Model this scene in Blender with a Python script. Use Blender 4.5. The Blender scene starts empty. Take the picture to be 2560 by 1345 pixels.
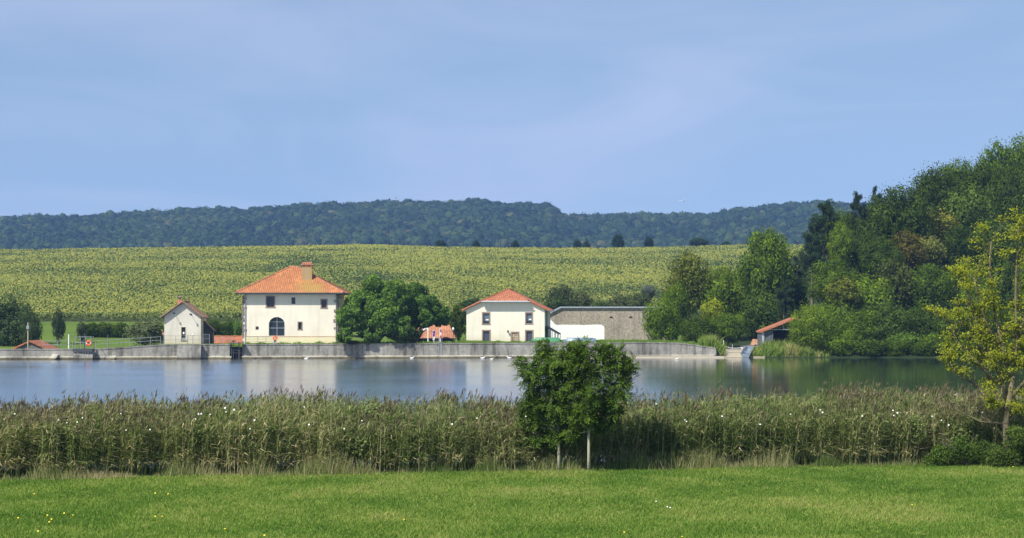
import bpy, math, random
import numpy as np
from mathutils import Vector
R = math.radians
SC = bpy.context.scene
COL = SC.collection
random.seed(7)
RNG = np.random.default_rng(11)

# ------------------------------------------------------------------ camera, sky, sun
F = 6000.0            # focal length in photo pixels (photo 2560 wide)
CX, HY = 1280.0, 775.0  # principal column, horizon row
EYE = 6.2
cd = bpy.data.cameras.new('camera'); cam = bpy.data.objects.new('camera', cd); COL.objects.link(cam)
cam.location = (0, 0, EYE); cam.rotation_euler = (R(90), 0, 0)
cd.sensor_width = 36; cd.lens = 36*F/2560; cd.shift_y = (HY-672.5)/2560
cd.clip_start = 0.5; cd.clip_end = 20000
SC.camera = cam

SUN = Vector((-.87, -1.0, 1.5)).normalized()
sun_el = math.asin(SUN.z); sun_rot = math.atan2(SUN.x, SUN.y)
w = bpy.data.worlds.new('World'); SC.world = w; w.use_nodes = True
nt = w.node_tree; nt.nodes.clear()
def N(nt, t, **k):
    n = nt.nodes.new(t)
    for a, b in k.items(): setattr(n, a, b)
    return n
def L(nt, a, b): nt.links.new(a, b)
out = N(nt, 'ShaderNodeOutputWorld'); bg = N(nt, 'ShaderNodeBackground')
sky = N(nt, 'ShaderNodeTexSky', sky_type='NISHITA', sun_disc=False, sun_elevation=sun_el, sun_rotation=sun_rot)
sky.altitude = 200; sky.air_density = 1.0; sky.dust_density = 0.3; sky.ozone_density = 2.0
tc = N(nt, 'ShaderNodeTexCoord'); sep = N(nt, 'ShaderNodeSeparateXYZ'); L(nt, tc.outputs['Generated'], sep.inputs[0])
mx = N(nt, 'ShaderNodeMath', operation='MAXIMUM'); L(nt, sep.outputs['Z'], mx.inputs[0]); mx.inputs[1].default_value = 0
ad = N(nt, 'ShaderNodeMath', operation='ADD'); L(nt, mx.outputs[0], ad.inputs[0]); ad.inputs[1].default_value = 0.20
cmb = N(nt, 'ShaderNodeCombineXYZ')
L(nt, sep.outputs['X'], cmb.inputs['X']); L(nt, sep.outputs['Y'], cmb.inputs['Y']); L(nt, ad.outputs[0], cmb.inputs['Z'])
nrm = N(nt, 'ShaderNodeVectorMath', operation='NORMALIZE'); L(nt, cmb.outputs[0], nrm.inputs[0]); L(nt, nrm.outputs[0], sky.inputs['Vector'])
# thin cloud veils, by direction
mp = N(nt, 'ShaderNodeMapping'); mp.inputs['Scale'].default_value = (6, 6, 24); mp.inputs['Location'].default_value = (3.1, .4, 1.3)
L(nt, tc.outputs['Generated'], mp.inputs['Vector'])
cn = N(nt, 'ShaderNodeTexNoise'); cn.inputs['Scale'].default_value = 1.0; cn.inputs['Detail'].default_value = 5; cn.inputs['Roughness'].default_value = .5; cn.inputs['Distortion'].default_value = .7
L(nt, mp.outputs[0], cn.inputs['Vector'])
cr = N(nt, 'ShaderNodeMapRange'); cr.inputs['From Min'].default_value = .44; cr.inputs['From Max'].default_value = .78
cr.inputs['To Min'].default_value = 0; cr.inputs['To Max'].default_value = .30; L(nt, cn.outputs['Fac'], cr.inputs['Value'])
mixc = N(nt, 'ShaderNodeMix', data_type='RGBA'); L(nt, cr.outputs[0], mixc.inputs['Factor'])
tint = N(nt, 'ShaderNodeMix', data_type='RGBA', blend_type='MULTIPLY'); tint.inputs['Factor'].default_value = 1
tint.inputs['B'].default_value = (1.13, 1.03, .93, 1)
L(nt, sky.outputs[0], tint.inputs['A'])
L(nt, tint.outputs['Result'], mixc.inputs['A']); mixc.inputs['B'].default_value = (4.7, 4.75, 6.1, 1)
L(nt, mixc.outputs['Result'], bg.inputs['Color']); bg.inputs['Strength'].default_value = 0.136
L(nt, bg.outputs[0], out.inputs[0])
sd = bpy.data.lights.new('sun', 'SUN'); sd.energy = 5.0; sd.angle = R(.53); sd.color = (1, .955, .87)
so = bpy.data.objects.new('sun', sd); COL.objects.link(so); so.rotation_euler = (-SUN).to_track_quat('-Z', 'Y').to_euler(); so.location = (-60, -60, 120)
vs = SC.view_settings; vs.view_transform = 'Standard'; vs.look = 'None'; vs.exposure = 0.36; vs.gamma = 1

# ------------------------------------------------------------------ helpers
def P(px, py, Y): return ((px-CX)*Y/F, Y, EYE-(py-HY)*Y/F)
def PX(px, Y): return (px-CX)*Y/F
def PZ(py, Y): return EYE-(py-HY)*Y/F
def sm(a, b, x):
    t = np.clip((x-a)/(b-a), 0, 1); return t*t*(3-2*t)
def tag(o, label=None, cat=None, group=None, kind=None):
    if label: o['label'] = label
    if cat: o['category'] = cat
    if group: o['group'] = group
    if kind: o['kind'] = kind
    return o
def empty(name, loc, label, cat, group=None, rz=0):
    o = bpy.data.objects.new(name, None); COL.objects.link(o); o.location = loc; o.rotation_euler = (0, 0, rz)
    o.empty_display_size = .3
    return tag(o, label, cat, group)
class MB:
    def __init__(s): s.v = []; s.f = []; s.m = []
    def poly(s, pts, mi=0):
        n = len(s.v); s.v += [tuple(p) for p in pts]; s.f.append(tuple(range(n, n+len(pts)))); s.m.append(mi); return s
    def box(s, a, b, mi=0):
        x0, y0, z0 = [min(p, q) for p, q in zip(a, b)]; x1, y1, z1 = [max(p, q) for p, q in zip(a, b)]
        c = [(x0,y0,z0),(x1,y0,z0),(x1,y1,z0),(x0,y1,z0),(x0,y0,z1),(x1,y0,z1),(x1,y1,z1),(x0,y1,z1)]
        return s.hexa(c, mi)
    def hexa(s, c, mi=0):
        n = len(s.v); s.v += [tuple(p) for p in c]
        for q in ((0,3,2,1),(4,5,6,7),(0,1,5,4),(1,2,6,5),(2,3,7,6),(3,0,4,7)):
            s.f.append(tuple(n+i for i in q)); s.m.append(mi)
        return s
    def tube(s, pts, rad, sides=6, mi=0, cap=True):
        pts = [Vector(p) for p in pts]
        if not hasattr(rad, '__len__'): rad = [rad]*len(pts)
        n0 = len(s.v); ref = None
        for i, p in enumerate(pts):
            d = (pts[min(i+1, len(pts)-1)]-pts[max(i-1, 0)]).normalized()
            if ref is None: ref = Vector((1, 0, 0)) if abs(d.x) < .9 else Vector((0, 1, 0))
            u = (ref-d*ref.dot(d)).normalized(); ref = u; q = d.cross(u)
            for k in range(sides):
                a = 2*math.pi*k/sides; s.v.append(tuple(p+(u*math.cos(a)+q*math.sin(a))*rad[i]))
        for i in range(len(pts)-1):
            for k in range(sides):
                a = n0+i*sides+k; b = n0+i*sides+(k+1) % sides
                s.f.append((a, b, b+sides, a+sides)); s.m.append(mi)
        if cap:
            s.f.append(tuple(n0+k for k in reversed(range(sides)))); s.m.append(mi)
            s.f.append(tuple(n0+(len(pts)-1)*sides+k for k in range(sides))); s.m.append(mi)
        return s
    def build(s, name, mats, parent=None, smooth=False, loc=None):
        if not isinstance(mats, (list, tuple)): mats = [mats]
        me = bpy.data.meshes.new(name); me.from_pydata(s.v, [], s.f)
        for m in mats: me.materials.append(m)
        me.polygons.foreach_set('material_index', s.m)
        if smooth: me.polygons.foreach_set('use_smooth', [True]*len(s.f))
        uvl = me.uv_layers.new(name='UVMap').data; V = me.vertices
        for p in me.polygons:
            n = p.normal
            u = Vector((-n.y, n.x, 0))
            if u.length < 1e-4: u = Vector((1, 0, 0))
            u.normalize(); q = n.cross(u)
            for li in p.loop_indices:
                co = V[me.loops[li].vertex_index].co; uvl[li].uv = (co.dot(u), co.dot(q))
        o = bpy.data.objects.new(name, me); COL.objects.link(o)
        if parent: o.parent = parent
        if loc: o.location = loc
        return o
def npmesh(name, verts, faces, mats, attr=None, mi=None, smooth=False):
    """verts (N,3), faces (M,k) -> mesh"""
    me = bpy.data.meshes.new(name); faces = np.asarray(faces, np.int32); M, k = faces.shape
    me.vertices.add(len(verts)); me.vertices.foreach_set('co', np.asarray(verts, np.float32).ravel())
    me.loops.add(M*k); me.loops.foreach_set('vertex_index', faces.ravel())
    me.polygons.add(M); me.polygons.foreach_set('loop_start', np.arange(0, M*k, k, dtype=np.int32))
    if not isinstance(mats, (list, tuple)): mats = [mats]
    for m in mats: me.materials.append(m)
    if mi is not None: me.polygons.foreach_set('material_index', np.asarray(mi, np.int32))
    if smooth: me.polygons.foreach_set('use_smooth', np.ones(M, bool))
    if attr is not None:
        a = me.attributes.new('v', 'FLOAT', 'POINT'); a.data.foreach_set('value', np.asarray(attr, np.float32))
    me.update(calc_edges=True); me.validate()
    return me
def npobj(name, *a, parent=None, **k):
    me = npmesh(name, *a, **k); o = bpy.data.objects.new(name, me); COL.objects.link(o)
    if parent: o.parent = parent
    return o
def unit(n, rng):
    d = rng.normal(size=(n, 3)); return d/np.linalg.norm(d, axis=1)[:, None]
def leafquads(Pt, Nr, size, rng, aspect=.5, fold=.25, axis=None):
    """folded rhombus leaves"""
    n = len(Pt); a = unit(n, rng) if axis is None else axis
    u = np.cross(Nr, a); u /= (np.linalg.norm(u, axis=1)[:, None]+1e-9); w_ = np.cross(Nr, u)
    s = np.asarray(size).reshape(-1, 1)*np.ones((n, 1))
    if axis is not None: u, w_ = w_, u
    A = Pt-u*s; B = Pt+w_*s*aspect+Nr*s*fold*aspect; C = Pt+u*s; D = Pt-w_*s*aspect+Nr*s*fold*aspect
    V = np.stack([A, B, C, D], 1).reshape(-1, 3)
    return V, np.arange(4*n).reshape(-1, 4)
def vnoise(x, y, seed=0):
    """smooth value noise, numpy"""
    xi = np.floor(x).astype(np.int64); yi = np.floor(y).astype(np.int64); xf = x-xi; yf = y-yi
    def h(a, b):
        n = (a*374761393+b*668265263+seed*974711) & 0x7fffffff; n = ((n ^ (n >> 13))*1274126177) & 0x7fffffff
        return ((n ^ (n >> 16)) & 0xffff)/65535.
    u = xf*xf*(3-2*xf); v = yf*yf*(3-2*yf)
    return (h(xi, yi)*(1-u)+h(xi+1, yi)*u)*(1-v)+(h(xi, yi+1)*(1-u)+h(xi+1, yi+1)*u)*v

# ------------------------------------------------------------------ materials
def mat(name):
    m = bpy.data.materials.new(name); m.use_nodes = True; n = m.node_tree
    return m, n, n.nodes['Principled BSDF']
def ramp(nt, src, stops):
    r = N(nt, 'ShaderNodeValToRGB'); e = r.color_ramp.elements
    while len(e) < len(stops): e.new(.5)
    for el, (p, c) in zip(e, stops): el.position = p; el.color = (*c, 1)
    if src is not None: L(nt, src, r.inputs[0])
    return r
def noise(nt, scale, detail=4, vec=None, rough=.55, mapscale=None):
    n = N(nt, 'ShaderNodeTexNoise'); n.inputs['Scale'].default_value = scale; n.inputs['Detail'].default_value = detail; n.inputs['Roughness'].default_value = rough
    if vec is None: vec = N(nt, 'ShaderNodeTexCoord').outputs['Object']
    if mapscale:
        m = N(nt, 'ShaderNodeMapping'); m.inputs['Scale'].default_value = mapscale; L(nt, vec, m.inputs['Vector']); vec = m.outputs[0]
    L(nt, vec, n.inputs['Vector']); return n
def mixrgb(nt, fac, a, b, mode='MIX'):
    m = N(nt, 'ShaderNodeMix', data_type='RGBA', blend_type=mode)
    for sock, v in ((m.inputs['Factor'], fac), (m.inputs['A'], a), (m.inputs['B'], b)):
        if isinstance(v, (int, float)): sock.default_value = v
        elif isinstance(v, tuple): sock.default_value = (*v, 1)
        else: L(nt, v, sock)
    return m.outputs['Result']
def bump(nt, bs, h, strength, dist=.05):
    b = N(nt, 'ShaderNodeBump'); b.inputs['Strength'].default_value = strength; b.inputs['Distance'].default_value = dist
    L(nt, h, b.inputs['Height']); L(nt, b.outputs[0], bs.inputs['Normal'])
def simple(name, c, rough=.7, var=.12, scale=3, metal=0, bmp=0):
    m, n, b = mat(name); ns = noise(n, scale, 5)
    lo = tuple(x*(1-var) for x in c); hi = tuple(min(1, x*(1+var)) for x in c)
    r = ramp(n, ns.outputs['Fac'], [(.3, lo), (.7, hi)]); L(n, r.outputs[0], b.inputs['Base Color'])
    b.inputs['Roughness'].default_value = rough; b.inputs['Metallic'].default_value = metal
    if bmp: bump(n, b, ns.outputs['Fac'], bmp)
    return m
def leafy(name, trans=.17, stops=None, usecolor=True):
    m, n, b = mat(name); at = N(n, 'ShaderNodeAttribute', attribute_name='v')
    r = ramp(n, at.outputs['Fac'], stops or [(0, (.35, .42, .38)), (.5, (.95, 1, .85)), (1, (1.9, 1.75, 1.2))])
    c = r.outputs[0]
    if usecolor:
        oi = N(n, 'ShaderNodeObjectInfo'); c = mixrgb(n, 1., c, oi.outputs['Color'], 'MULTIPLY')
    L(n, c, b.inputs['Base Color']); b.inputs['Roughness'].default_value = .6; b.inputs['Specular IOR Level'].default_value = .08
    t = N(n, 'ShaderNodeBsdfTranslucent'); tcx = mixrgb(n, 1., c, (1.3, 1.4, .6), 'MULTIPLY'); L(n, tcx, t.inputs['Color'])
    ms = N(n, 'ShaderNodeMixShader'); ms.inputs[0].default_value = trans
    L(n, b.outputs[0], ms.inputs[1]); L(n, t.outputs[0], ms.inputs[2]); L(n, ms.outputs[0], n.nodes['Material Output'].inputs[0])
    return m
M_leaf = leafy('leaf')
M_bark = simple('bark', (.16, .13, .10), .9, .3, 8, bmp=.4)
M_palebark = simple('pale_bark', (.42, .38, .28), .9, .25, 12, bmp=.3)
M_lichenbark = simple('lichen_bark', (.14, .115, .065), .9, .4, 6, bmp=.3)
M_steel = simple('grey_steel', (.30, .33, .34), .45, .15, 5, metal=.4)
M_darksteel = simple('dark_steel', (.045, .05, .055), .6, .2, 5)
M_white = simple('white_paint', (.78, .78, .76), .5, .05, 5)
M_orange = simple('buoy_orange', (.75, .13, .05), .5, .1, 5)
M_timber = simple('grey_timber', (.16, .15, .14), .85, .3, 6, bmp=.3)
M_darktimber = simple('dark_timber', (.07, .065, .06), .85, .3, 6)
M_stonefr = simple('sandstone_surround', (.27, .19, .15), .85, .25, 7, bmp=.2)
M_quoin = simple('quoin_stone', (.20, .155, .135), .9, .4, 5, bmp=.4)
M_zinc = simple('zinc', (.35, .38, .42), .4, .1, 3, metal=.3)
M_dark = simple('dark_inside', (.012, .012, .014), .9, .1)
def plaster(name, c, dirt, amt=.5, base=None):
    m, n, b = mat(name); tc_ = N(n, 'ShaderNodeTexCoord'); s = tc_.outputs['Object']
    n1 = noise(n, .35, 6, s); n2 = noise(n, 1.2, 6, s, mapscale=(1.6, 1.6, .18)); n3 = noise(n, 14, 4, s)
    r1 = ramp(n, n1.outputs['Fac'], [(.42, (0, 0, 0)), (.72, (1, 1, 1))]); r2 = ramp(n, n2.outputs['Fac'], [(.5, (0, 0, 0)), (.8, (1, 1, 1))])
    f = N(n, 'ShaderNodeMath', operation='MULTIPLY_ADD'); L(n, r1.outputs[0], f.inputs[0]); f.inputs[1].default_value = amt*.5
    f2 = N(n, 'ShaderNodeMath', operation='MULTIPLY'); L(n, r2.outputs[0], f2.inputs[0]); f2.inputs[1].default_value = amt*.6; L(n, f2.outputs[0], f.inputs[2])
    c1 = mixrgb(n, f.outputs[0], c, dirt)
    if base:   # damp stain rising from the ground: (z0, z1, colour)
        sp = N(n, 'ShaderNodeSeparateXYZ'); L(n, s, sp.inputs[0])
        mr = N(n, 'ShaderNodeMapRange'); L(n, sp.outputs['Z'], mr.inputs['Value']); mr.inputs['From Min'].default_value = base[1]; mr.inputs['From Max'].default_value = base[0]
        g = N(n, 'ShaderNodeMath', operation='MULTIPLY'); L(n, mr.outputs[0], g.inputs[0]); L(n, n2.outputs['Fac'], g.inputs[1])
        c1 = mixrgb(n, g.outputs[0], c1, base[2])
    L(n, c1, b.inputs['Base Color']); b.inputs['Roughness'].default_value = .9; bump(n, b, n3.outputs['Fac'], .15)
    return m
M_cream = plaster('cream_plaster', (.74, .695, .56), (.54, .48, .36), .7, (0, 1.4, (.52, .43, .24)))
M_cream2 = plaster('cream_plaster_pale', (.72, .685, .56), (.56, .51, .39), .6, (0, 1.0, (.55, .47, .32)))
M_cream3 = plaster('weathered_plaster', (.60, .565, .48), (.38, .35, .30), .7, (0, 1.6, (.42, .34, .19)))
M_whitewash = plaster('whitewash', (.82, .82, .80), (.62, .62, .6), .3)
M_rubble = plaster('grey_rubble', (.35, .305, .24), (.19, .165, .13), 1.0)
_n = M_rubble.node_tree; _b = _n.nodes['Principled BSDF']; _s = N(_n, 'ShaderNodeTexCoord').outputs['Object']
_q = noise(_n, 3.5, 8, _s, .8); _r = ramp(_n, _q.outputs['Fac'], [(.38, (.5, .48, .46)), (.5, (.95, .95, .95)), (.62, (1.35, 1.33, 1.3))])
_c = _b.inputs['Base Color'].links[0].from_socket; _c = mixrgb(_n, 1., _c, _r.outputs[0], 'MULTIPLY'); L(_n, _c, _b.inputs['Base Color'])
def tiles(name, c, lich=0, lc=(.34, .22, .05), lpos=(0, 0, 0), lrad=4):
    m, n, b = mat(name); uv = N(n, 'ShaderNodeUVMap'); sp = N(n, 'ShaderNodeSeparateXYZ'); L(n, uv.outputs[0], sp.inputs[0])
    def mt(op, a, b_=None):
        q = N(n, 'ShaderNodeMath', operation=op)
        for i, x in enumerate((a, b_)):
            if x is None: continue
            if isinstance(x, (int, float)): q.inputs[i].default_value = x
            else: L(n, x, q.inputs[i])
        return q.outputs[0]
    u = mt('MULTIPLY', sp.outputs['X'], 1/.24); v = mt('MULTIPLY', sp.outputs['Y'], 1/.36)
    fu = mt('FRACT', u); fv = mt('FRACT', v)
    wave = mt('ABSOLUTE', mt('SINE', mt('MULTIPLY', u, math.pi)))       # rounded tile back
    h = mt('ADD', mt('MULTIPLY', wave, .8), mt('MULTIPLY', mt('SUBTRACT', 1, fv), .35))
    cb = N(n, 'ShaderNodeCombineXYZ'); L(n, mt('FLOOR', u), cb.inputs[0]); L(n, mt('FLOOR', v), cb.inputs[1])
    wn = N(n, 'ShaderNodeTexWhiteNoise', noise_dimensions='2D'); L(n, cb.outputs[0], wn.inputs['Vector'])
    tcn = N(n, 'ShaderNodeTexCoord').outputs['Object']
    r = ramp(n, wn.outputs['Value'], [(0, tuple(x*.8 for x in c)), (.5, c), (1, tuple(min(1, x*1.16) for x in c))])
    n1 = noise(n, .5, 5, tcn); patch = ramp(n, n1.outputs['Fac'], [(.35, (.78, .75, .75)), (.7, (1.1, 1.1, 1.1))])
    col = mixrgb(n, 1., r.outputs[0], patch.outputs[0], 'MULTIPLY')
    gap = ramp(n, wave, [(.08, (.42, .38, .36)), (.45, (1, 1, 1))]); col = mixrgb(n, 1., col, gap.outputs[0], 'MULTIPLY')
    gapv = ramp(n, fv, [(.02, (.55, .5, .5)), (.14, (1, 1, 1))]); col = mixrgb(n, .8, col, gapv.outputs[0], 'MULTIPLY')
    if lich:
        vd = N(n, 'ShaderNodeVectorMath', operation='DISTANCE'); L(n, tcn, vd.inputs[0]); vd.inputs[1].default_value = lpos
        mr = N(n, 'ShaderNodeMapRange'); L(n, vd.outputs['Value'], mr.inputs['Value']); mr.inputs['From Min'].default_value = 0; mr.inputs['From Max'].default_value = lrad; mr.inputs['To Min'].default_value = 1.25; mr.inputs['To Max'].default_value = 0.2
        n2 = noise(n, 1.1, 6, tcn, .7); k = mt('MULTIPLY', mr.outputs[0], n2.outputs['Fac'])
        kk = ramp(n, k, [(.36, (0, 0, 0)), (.55, (.85, .85, .85))]); col = mixrgb(n, kk.outputs[0], col, lc)
    L(n, col, b.inputs['Base Color']); b.inputs['Roughness'].default_value = .85
    bump(n, b, h, .8, .06); return m
M_tile1 = tiles('clay_tiles_orange', (.50, .20, .072), 1, lpos=(8.6, 1.0, 7.0), lrad=5.0)
M_tile2 = tiles('clay_tiles_red', (.45, .165, .078))
M_tile3 = tiles('clay_tiles_weathered', (.46, .19, .10), 1, lc=(.22, .17, .10), lrad=30)
M_tile4 = tiles('clay_tiles_pale', (.52, .23, .12))
def glass(name, c=(.02, .028, .04)):
    m, n, b = mat(name); b.inputs['Base Color'].default_value = (*c, 1); b.inputs['Roughness'].default_value = .08; b.inputs['IOR'].default_value = 1.5; return m
M_glass = glass('window_glass'); M_curtain = glass('curtained_glass', (.10, .14, .17)); M_blueglass = glass('slate_shutter', (.055, .065, .095))
def concrete(name, c):
    m, n, b = mat(name); s = N(n, 'ShaderNodeTexCoord').outputs['Object']
    n1 = noise(n, .22, 6, s); n2 = noise(n, 1.0, 7, s, mapscale=(1.3, 1.3, .12), rough=.65); n3 = noise(n, 3, 6, s, rough=.7)
    r1 = ramp(n, n1.outputs['Fac'], [(.3, tuple(x*.62 for x in c)), (.5, c), (.7, tuple(x*1.25 for x in c))])
    r2 = ramp(n, n2.outputs['Fac'], [(.36, (.45, .44, .42)), (.5, (.95, .95, .95)), (.68, (1.15, 1.15, 1.15))]); r3 = ramp(n, n3.outputs['Fac'], [(.35, (.75, .75, .73)), (.6, (1.06, 1.06, 1.06))])
    col = mixrgb(n, 1., r1.outputs[0], r2.outputs[0], 'MULTIPLY'); col = mixrgb(n, 1., col, r3.outputs[0], 'MULTIPLY')
    # waterline: dark wet band just above z=0
    sp = N(n, 'ShaderNodeSeparateXYZ'); L(n, N(n, 'ShaderNodeNewGeometry').outputs['Position'], sp.inputs[0])
    ww = N(n, 'ShaderNodeMath', operation='MULTIPLY_ADD'); L(n, n3.outputs['Fac'], ww.inputs[0]); ww.inputs[1].default_value = -.35; L(n, sp.outputs['Z'], ww.inputs[2])
    rw = ramp(n, ww.outputs[0], [(.0, (.30, .27, .19)), (.10, (.95, .92, .85)), (.2, (1, 1, 1))]); col = mixrgb(n, 1., col, rw.outputs[0], 'MULTIPLY')
    # old pour joints
    L(n, col, b.inputs['Base Color']); b.inputs['Roughness'].default_value = .9; bump(n, b, n3.outputs['Fac'], .35, .04); return m
M_conc = concrete('old_concrete', (.27, .26, .23)); M_conc2 = concrete('pale_concrete', (.42, .40, .33))

# ------------------------------------------------------------------ terrain
def W(x): return 299+.15*(np.clip(x, -140, 26)+64)          # waterside face of the dam wall
def edge(x): return 87.2+.24*np.clip(x, -40, 40)              # meadow / reed edge
def TOP(x):                                                   # wall top height
    return np.interp(x, [-140, -52, -44, -6, 17, 22, 26.6], [1.33, 1.35, 1.86, 1.95, 2.02, 1.95, 1.28])
CREST = ([-400, 0, 300, 600, 900, 1200, 1500, 1850, 1990, 2600], [627, 625, 622, 617, 613.5, 619, 621, 614, 612, 608])
RIDGE = ([-600, 0, 200, 330, 500, 700, 830, 1050, 1180, 1375, 1400, 1500, 1560, 1640, 1780, 1800, 1900, 2000, 2100, 3200],
         [556, 550, 545, 537, 531, 523, 515, 511, 509, 517, 543, 545, 542, 542, 543, 532, 521, 514, 516, 505])
YC, YH = 900., 2700.
def G(x, y):
    x = np.asarray(x, float); y = np.asarray(y, float); e = edge(x); Wy = W(x)
    near = .3+4.3*sm(46, 4, y)+.05*(vnoise(x*.35, y*.2, 3)-.5)
    near = np.where(y > e+5.5, .3+(-2.3)*sm(e+5.5, e+14, y), near)
    off = y-Wy
    # left: low ground behind the dam; middle: narrow terrace; right: broad terrace
    T = TOP(x)
    Lw = np.interp(off, [0, 20, 46, 100], [-1.6, -1.5, 1.1, 4.3])
    Md = np.interp(off, [0, 7, 9, 24, 46, 100], [1.9, 1.9, -1.2, -1.2, 1.1, 4.3])
    Rt = np.where(off < 34, T+.12*sm(0, 6, off), np.interp(off, [34, 100], [2.1, 4.3]))
    back = np.where(x < -45.5, Lw, np.where(x < -7.2, Md, Rt))
    Hx = np.interp(x, [26, 40, 50, 65, 85, 130], [2.4, 6, 11, 17, 24, 32])
    hill = .15+np.interp(off, [-6, 0, 3, 10], [-2.15, -.15, .45, .75])+Hx*np.clip((y-322)/88, 0, 1.15)**1.7
    hill = np.where(off > 90, hill*1., hill)
    hb = sm(26.2, 27.5, x)
    back = back*(1-hb)+hill*hb
    px = CX+x*F/np.maximum(y, 1)
    zc = EYE+(HY-9-np.interp(px, *CREST))*YC/F
    t = np.clip((y-(Wy+100))/(YC-Wy-100), 0, 1)
    fld = 4.3+(zc-4.3)*(t+.18*t*(1-t))
    far = fld
    far = np.where(y > YC, zc-(zc-12)*sm(YC, 1300, y), far)
    zr = EYE+(HY-25-np.interp(px, *RIDGE))*YH/F
    hl = 12+(zr-12)*np.clip((y-1700)/(YH-1700), 0, 1)**1.15
    far = np.where(y > 1500, np.maximum(12, hl), far)
    k = sm(Wy+85, Wy+130, y)*1.0
    hk = np.where(x > 27.5, sm(430, 560, y), k)
    back = back*(1-hk)+far*hk
    lake = -2.0
    return np.where(y < e+14, near, np.where((off < 1.0) & (x < 26.6), lake, np.where(off < 0, np.maximum(lake, hill), back)))
def g(x, y): return float(G(x, y))

xs = np.unique(np.concatenate([np.linspace(-1600, -200, 30), np.linspace(-200, -72, 40), np.linspace(-72, 60, 133), np.linspace(60, 140, 40), np.linspace(140, 1600, 40), np.array([-45.6, -45.4, -7.3, -7.1, 26.2, 27.5])]))
rows = []
for y in np.linspace(-40, 60, 40): rows.append(np.full_like(xs, y))
for o in np.linspace(60-86.5+.5, 16, 60): rows.append(edge(xs)+o+(0 if True else 0))
rows = [np.minimum(r, 1e9) for r in rows]
e0 = edge(xs)
rows = rows[:40]+[60+(e0+14-60)*t for t in np.linspace(.01, 1, 60)]
for t in (.3, .7): rows.append(e0+14+(W(xs)-8-e0-14)*t)
for o in [-8, -5, -3, -2, -1, 0, .5, .99, 1.01, 1.5, 3, 5, 6.9, 7.1, 9, 12, 16, 20, 24, 28, 34]+list(range(38, 130, 4))+list(range(130, 620, 12)): rows.append(W(xs)+o)
for y in list(np.linspace(930, 1600, 30))+list(np.linspace(1630, 3400, 60)): rows.append(np.full_like(xs, y))
YY = np.array(rows); XX = np.tile(xs, (len(rows), 1)); ZZ = G(XX, YY)
nr, nc = XX.shape
idx = np.arange(nr*nc).reshape(nr, nc)
fc = np.stack([idx[:-1, :-1], idx[:-1, 1:], idx[1:, 1:], idx[1:, :-1]], -1).reshape(-1, 4)
ym = YY[:-1, :-1].ravel(); xm = XX[:-1, :-1].ravel()
mi = np.where(ym > W(xm)+96, 1, 0); mi = np.where((xm > 26) & (ym < 480) & (ym > 300), 2, mi); mi = np.where(ym > 1000, 2, mi)
def groundmat(name, stops, s1=.12, s2=3):
    m, n, b = mat(name); s = N(n, 'ShaderNodeTexCoord').outputs['Object']
    a = noise(n, s1, 6, s, .65); c = noise(n, s2, 5, s, .7)
    f = N(n, 'ShaderNodeMath', operation='MULTIPLY_ADD'); L(n, c.outputs['Fac'], f.inputs[0]); f.inputs[1].default_value = .5
    f2 = N(n, 'ShaderNodeMath', operation='MULTIPLY'); L(n, a.outputs['Fac'], f2.inputs[0]); f2.inputs[1].default_value = .5; L(n, f2.outputs[0], f.inputs[2])
    r = ramp(n, f.outputs[0], stops); L(n, r.outputs[0], b.inputs['Base Color']); b.inputs['Roughness'].default_value = .95; b.inputs['Specular IOR Level'].default_value = .1
    bump(n, b, c.outputs['Fac'], .5, .08); return m
M_turf = groundmat('turf', [(.3, (.065, .11, .018)), (.5, (.105, .165, .024)), (.7, (.16, .21, .035))])
M_fieldsoil = groundmat('field_soil', [(.3, (.06, .08, .03)), (.7, (.10, .13, .04))])
M_woodfloor = groundmat('wood_floor', [(.3, (.015, .028, .01)), (.7, (.04, .06, .02))])
tag(npobj('ground', np.stack([XX, YY, ZZ], -1).reshape(-1, 3), fc, [M_turf, M_fieldsoil, M_woodfloor], mi=mi, smooth=True), kind='structure')

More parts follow.
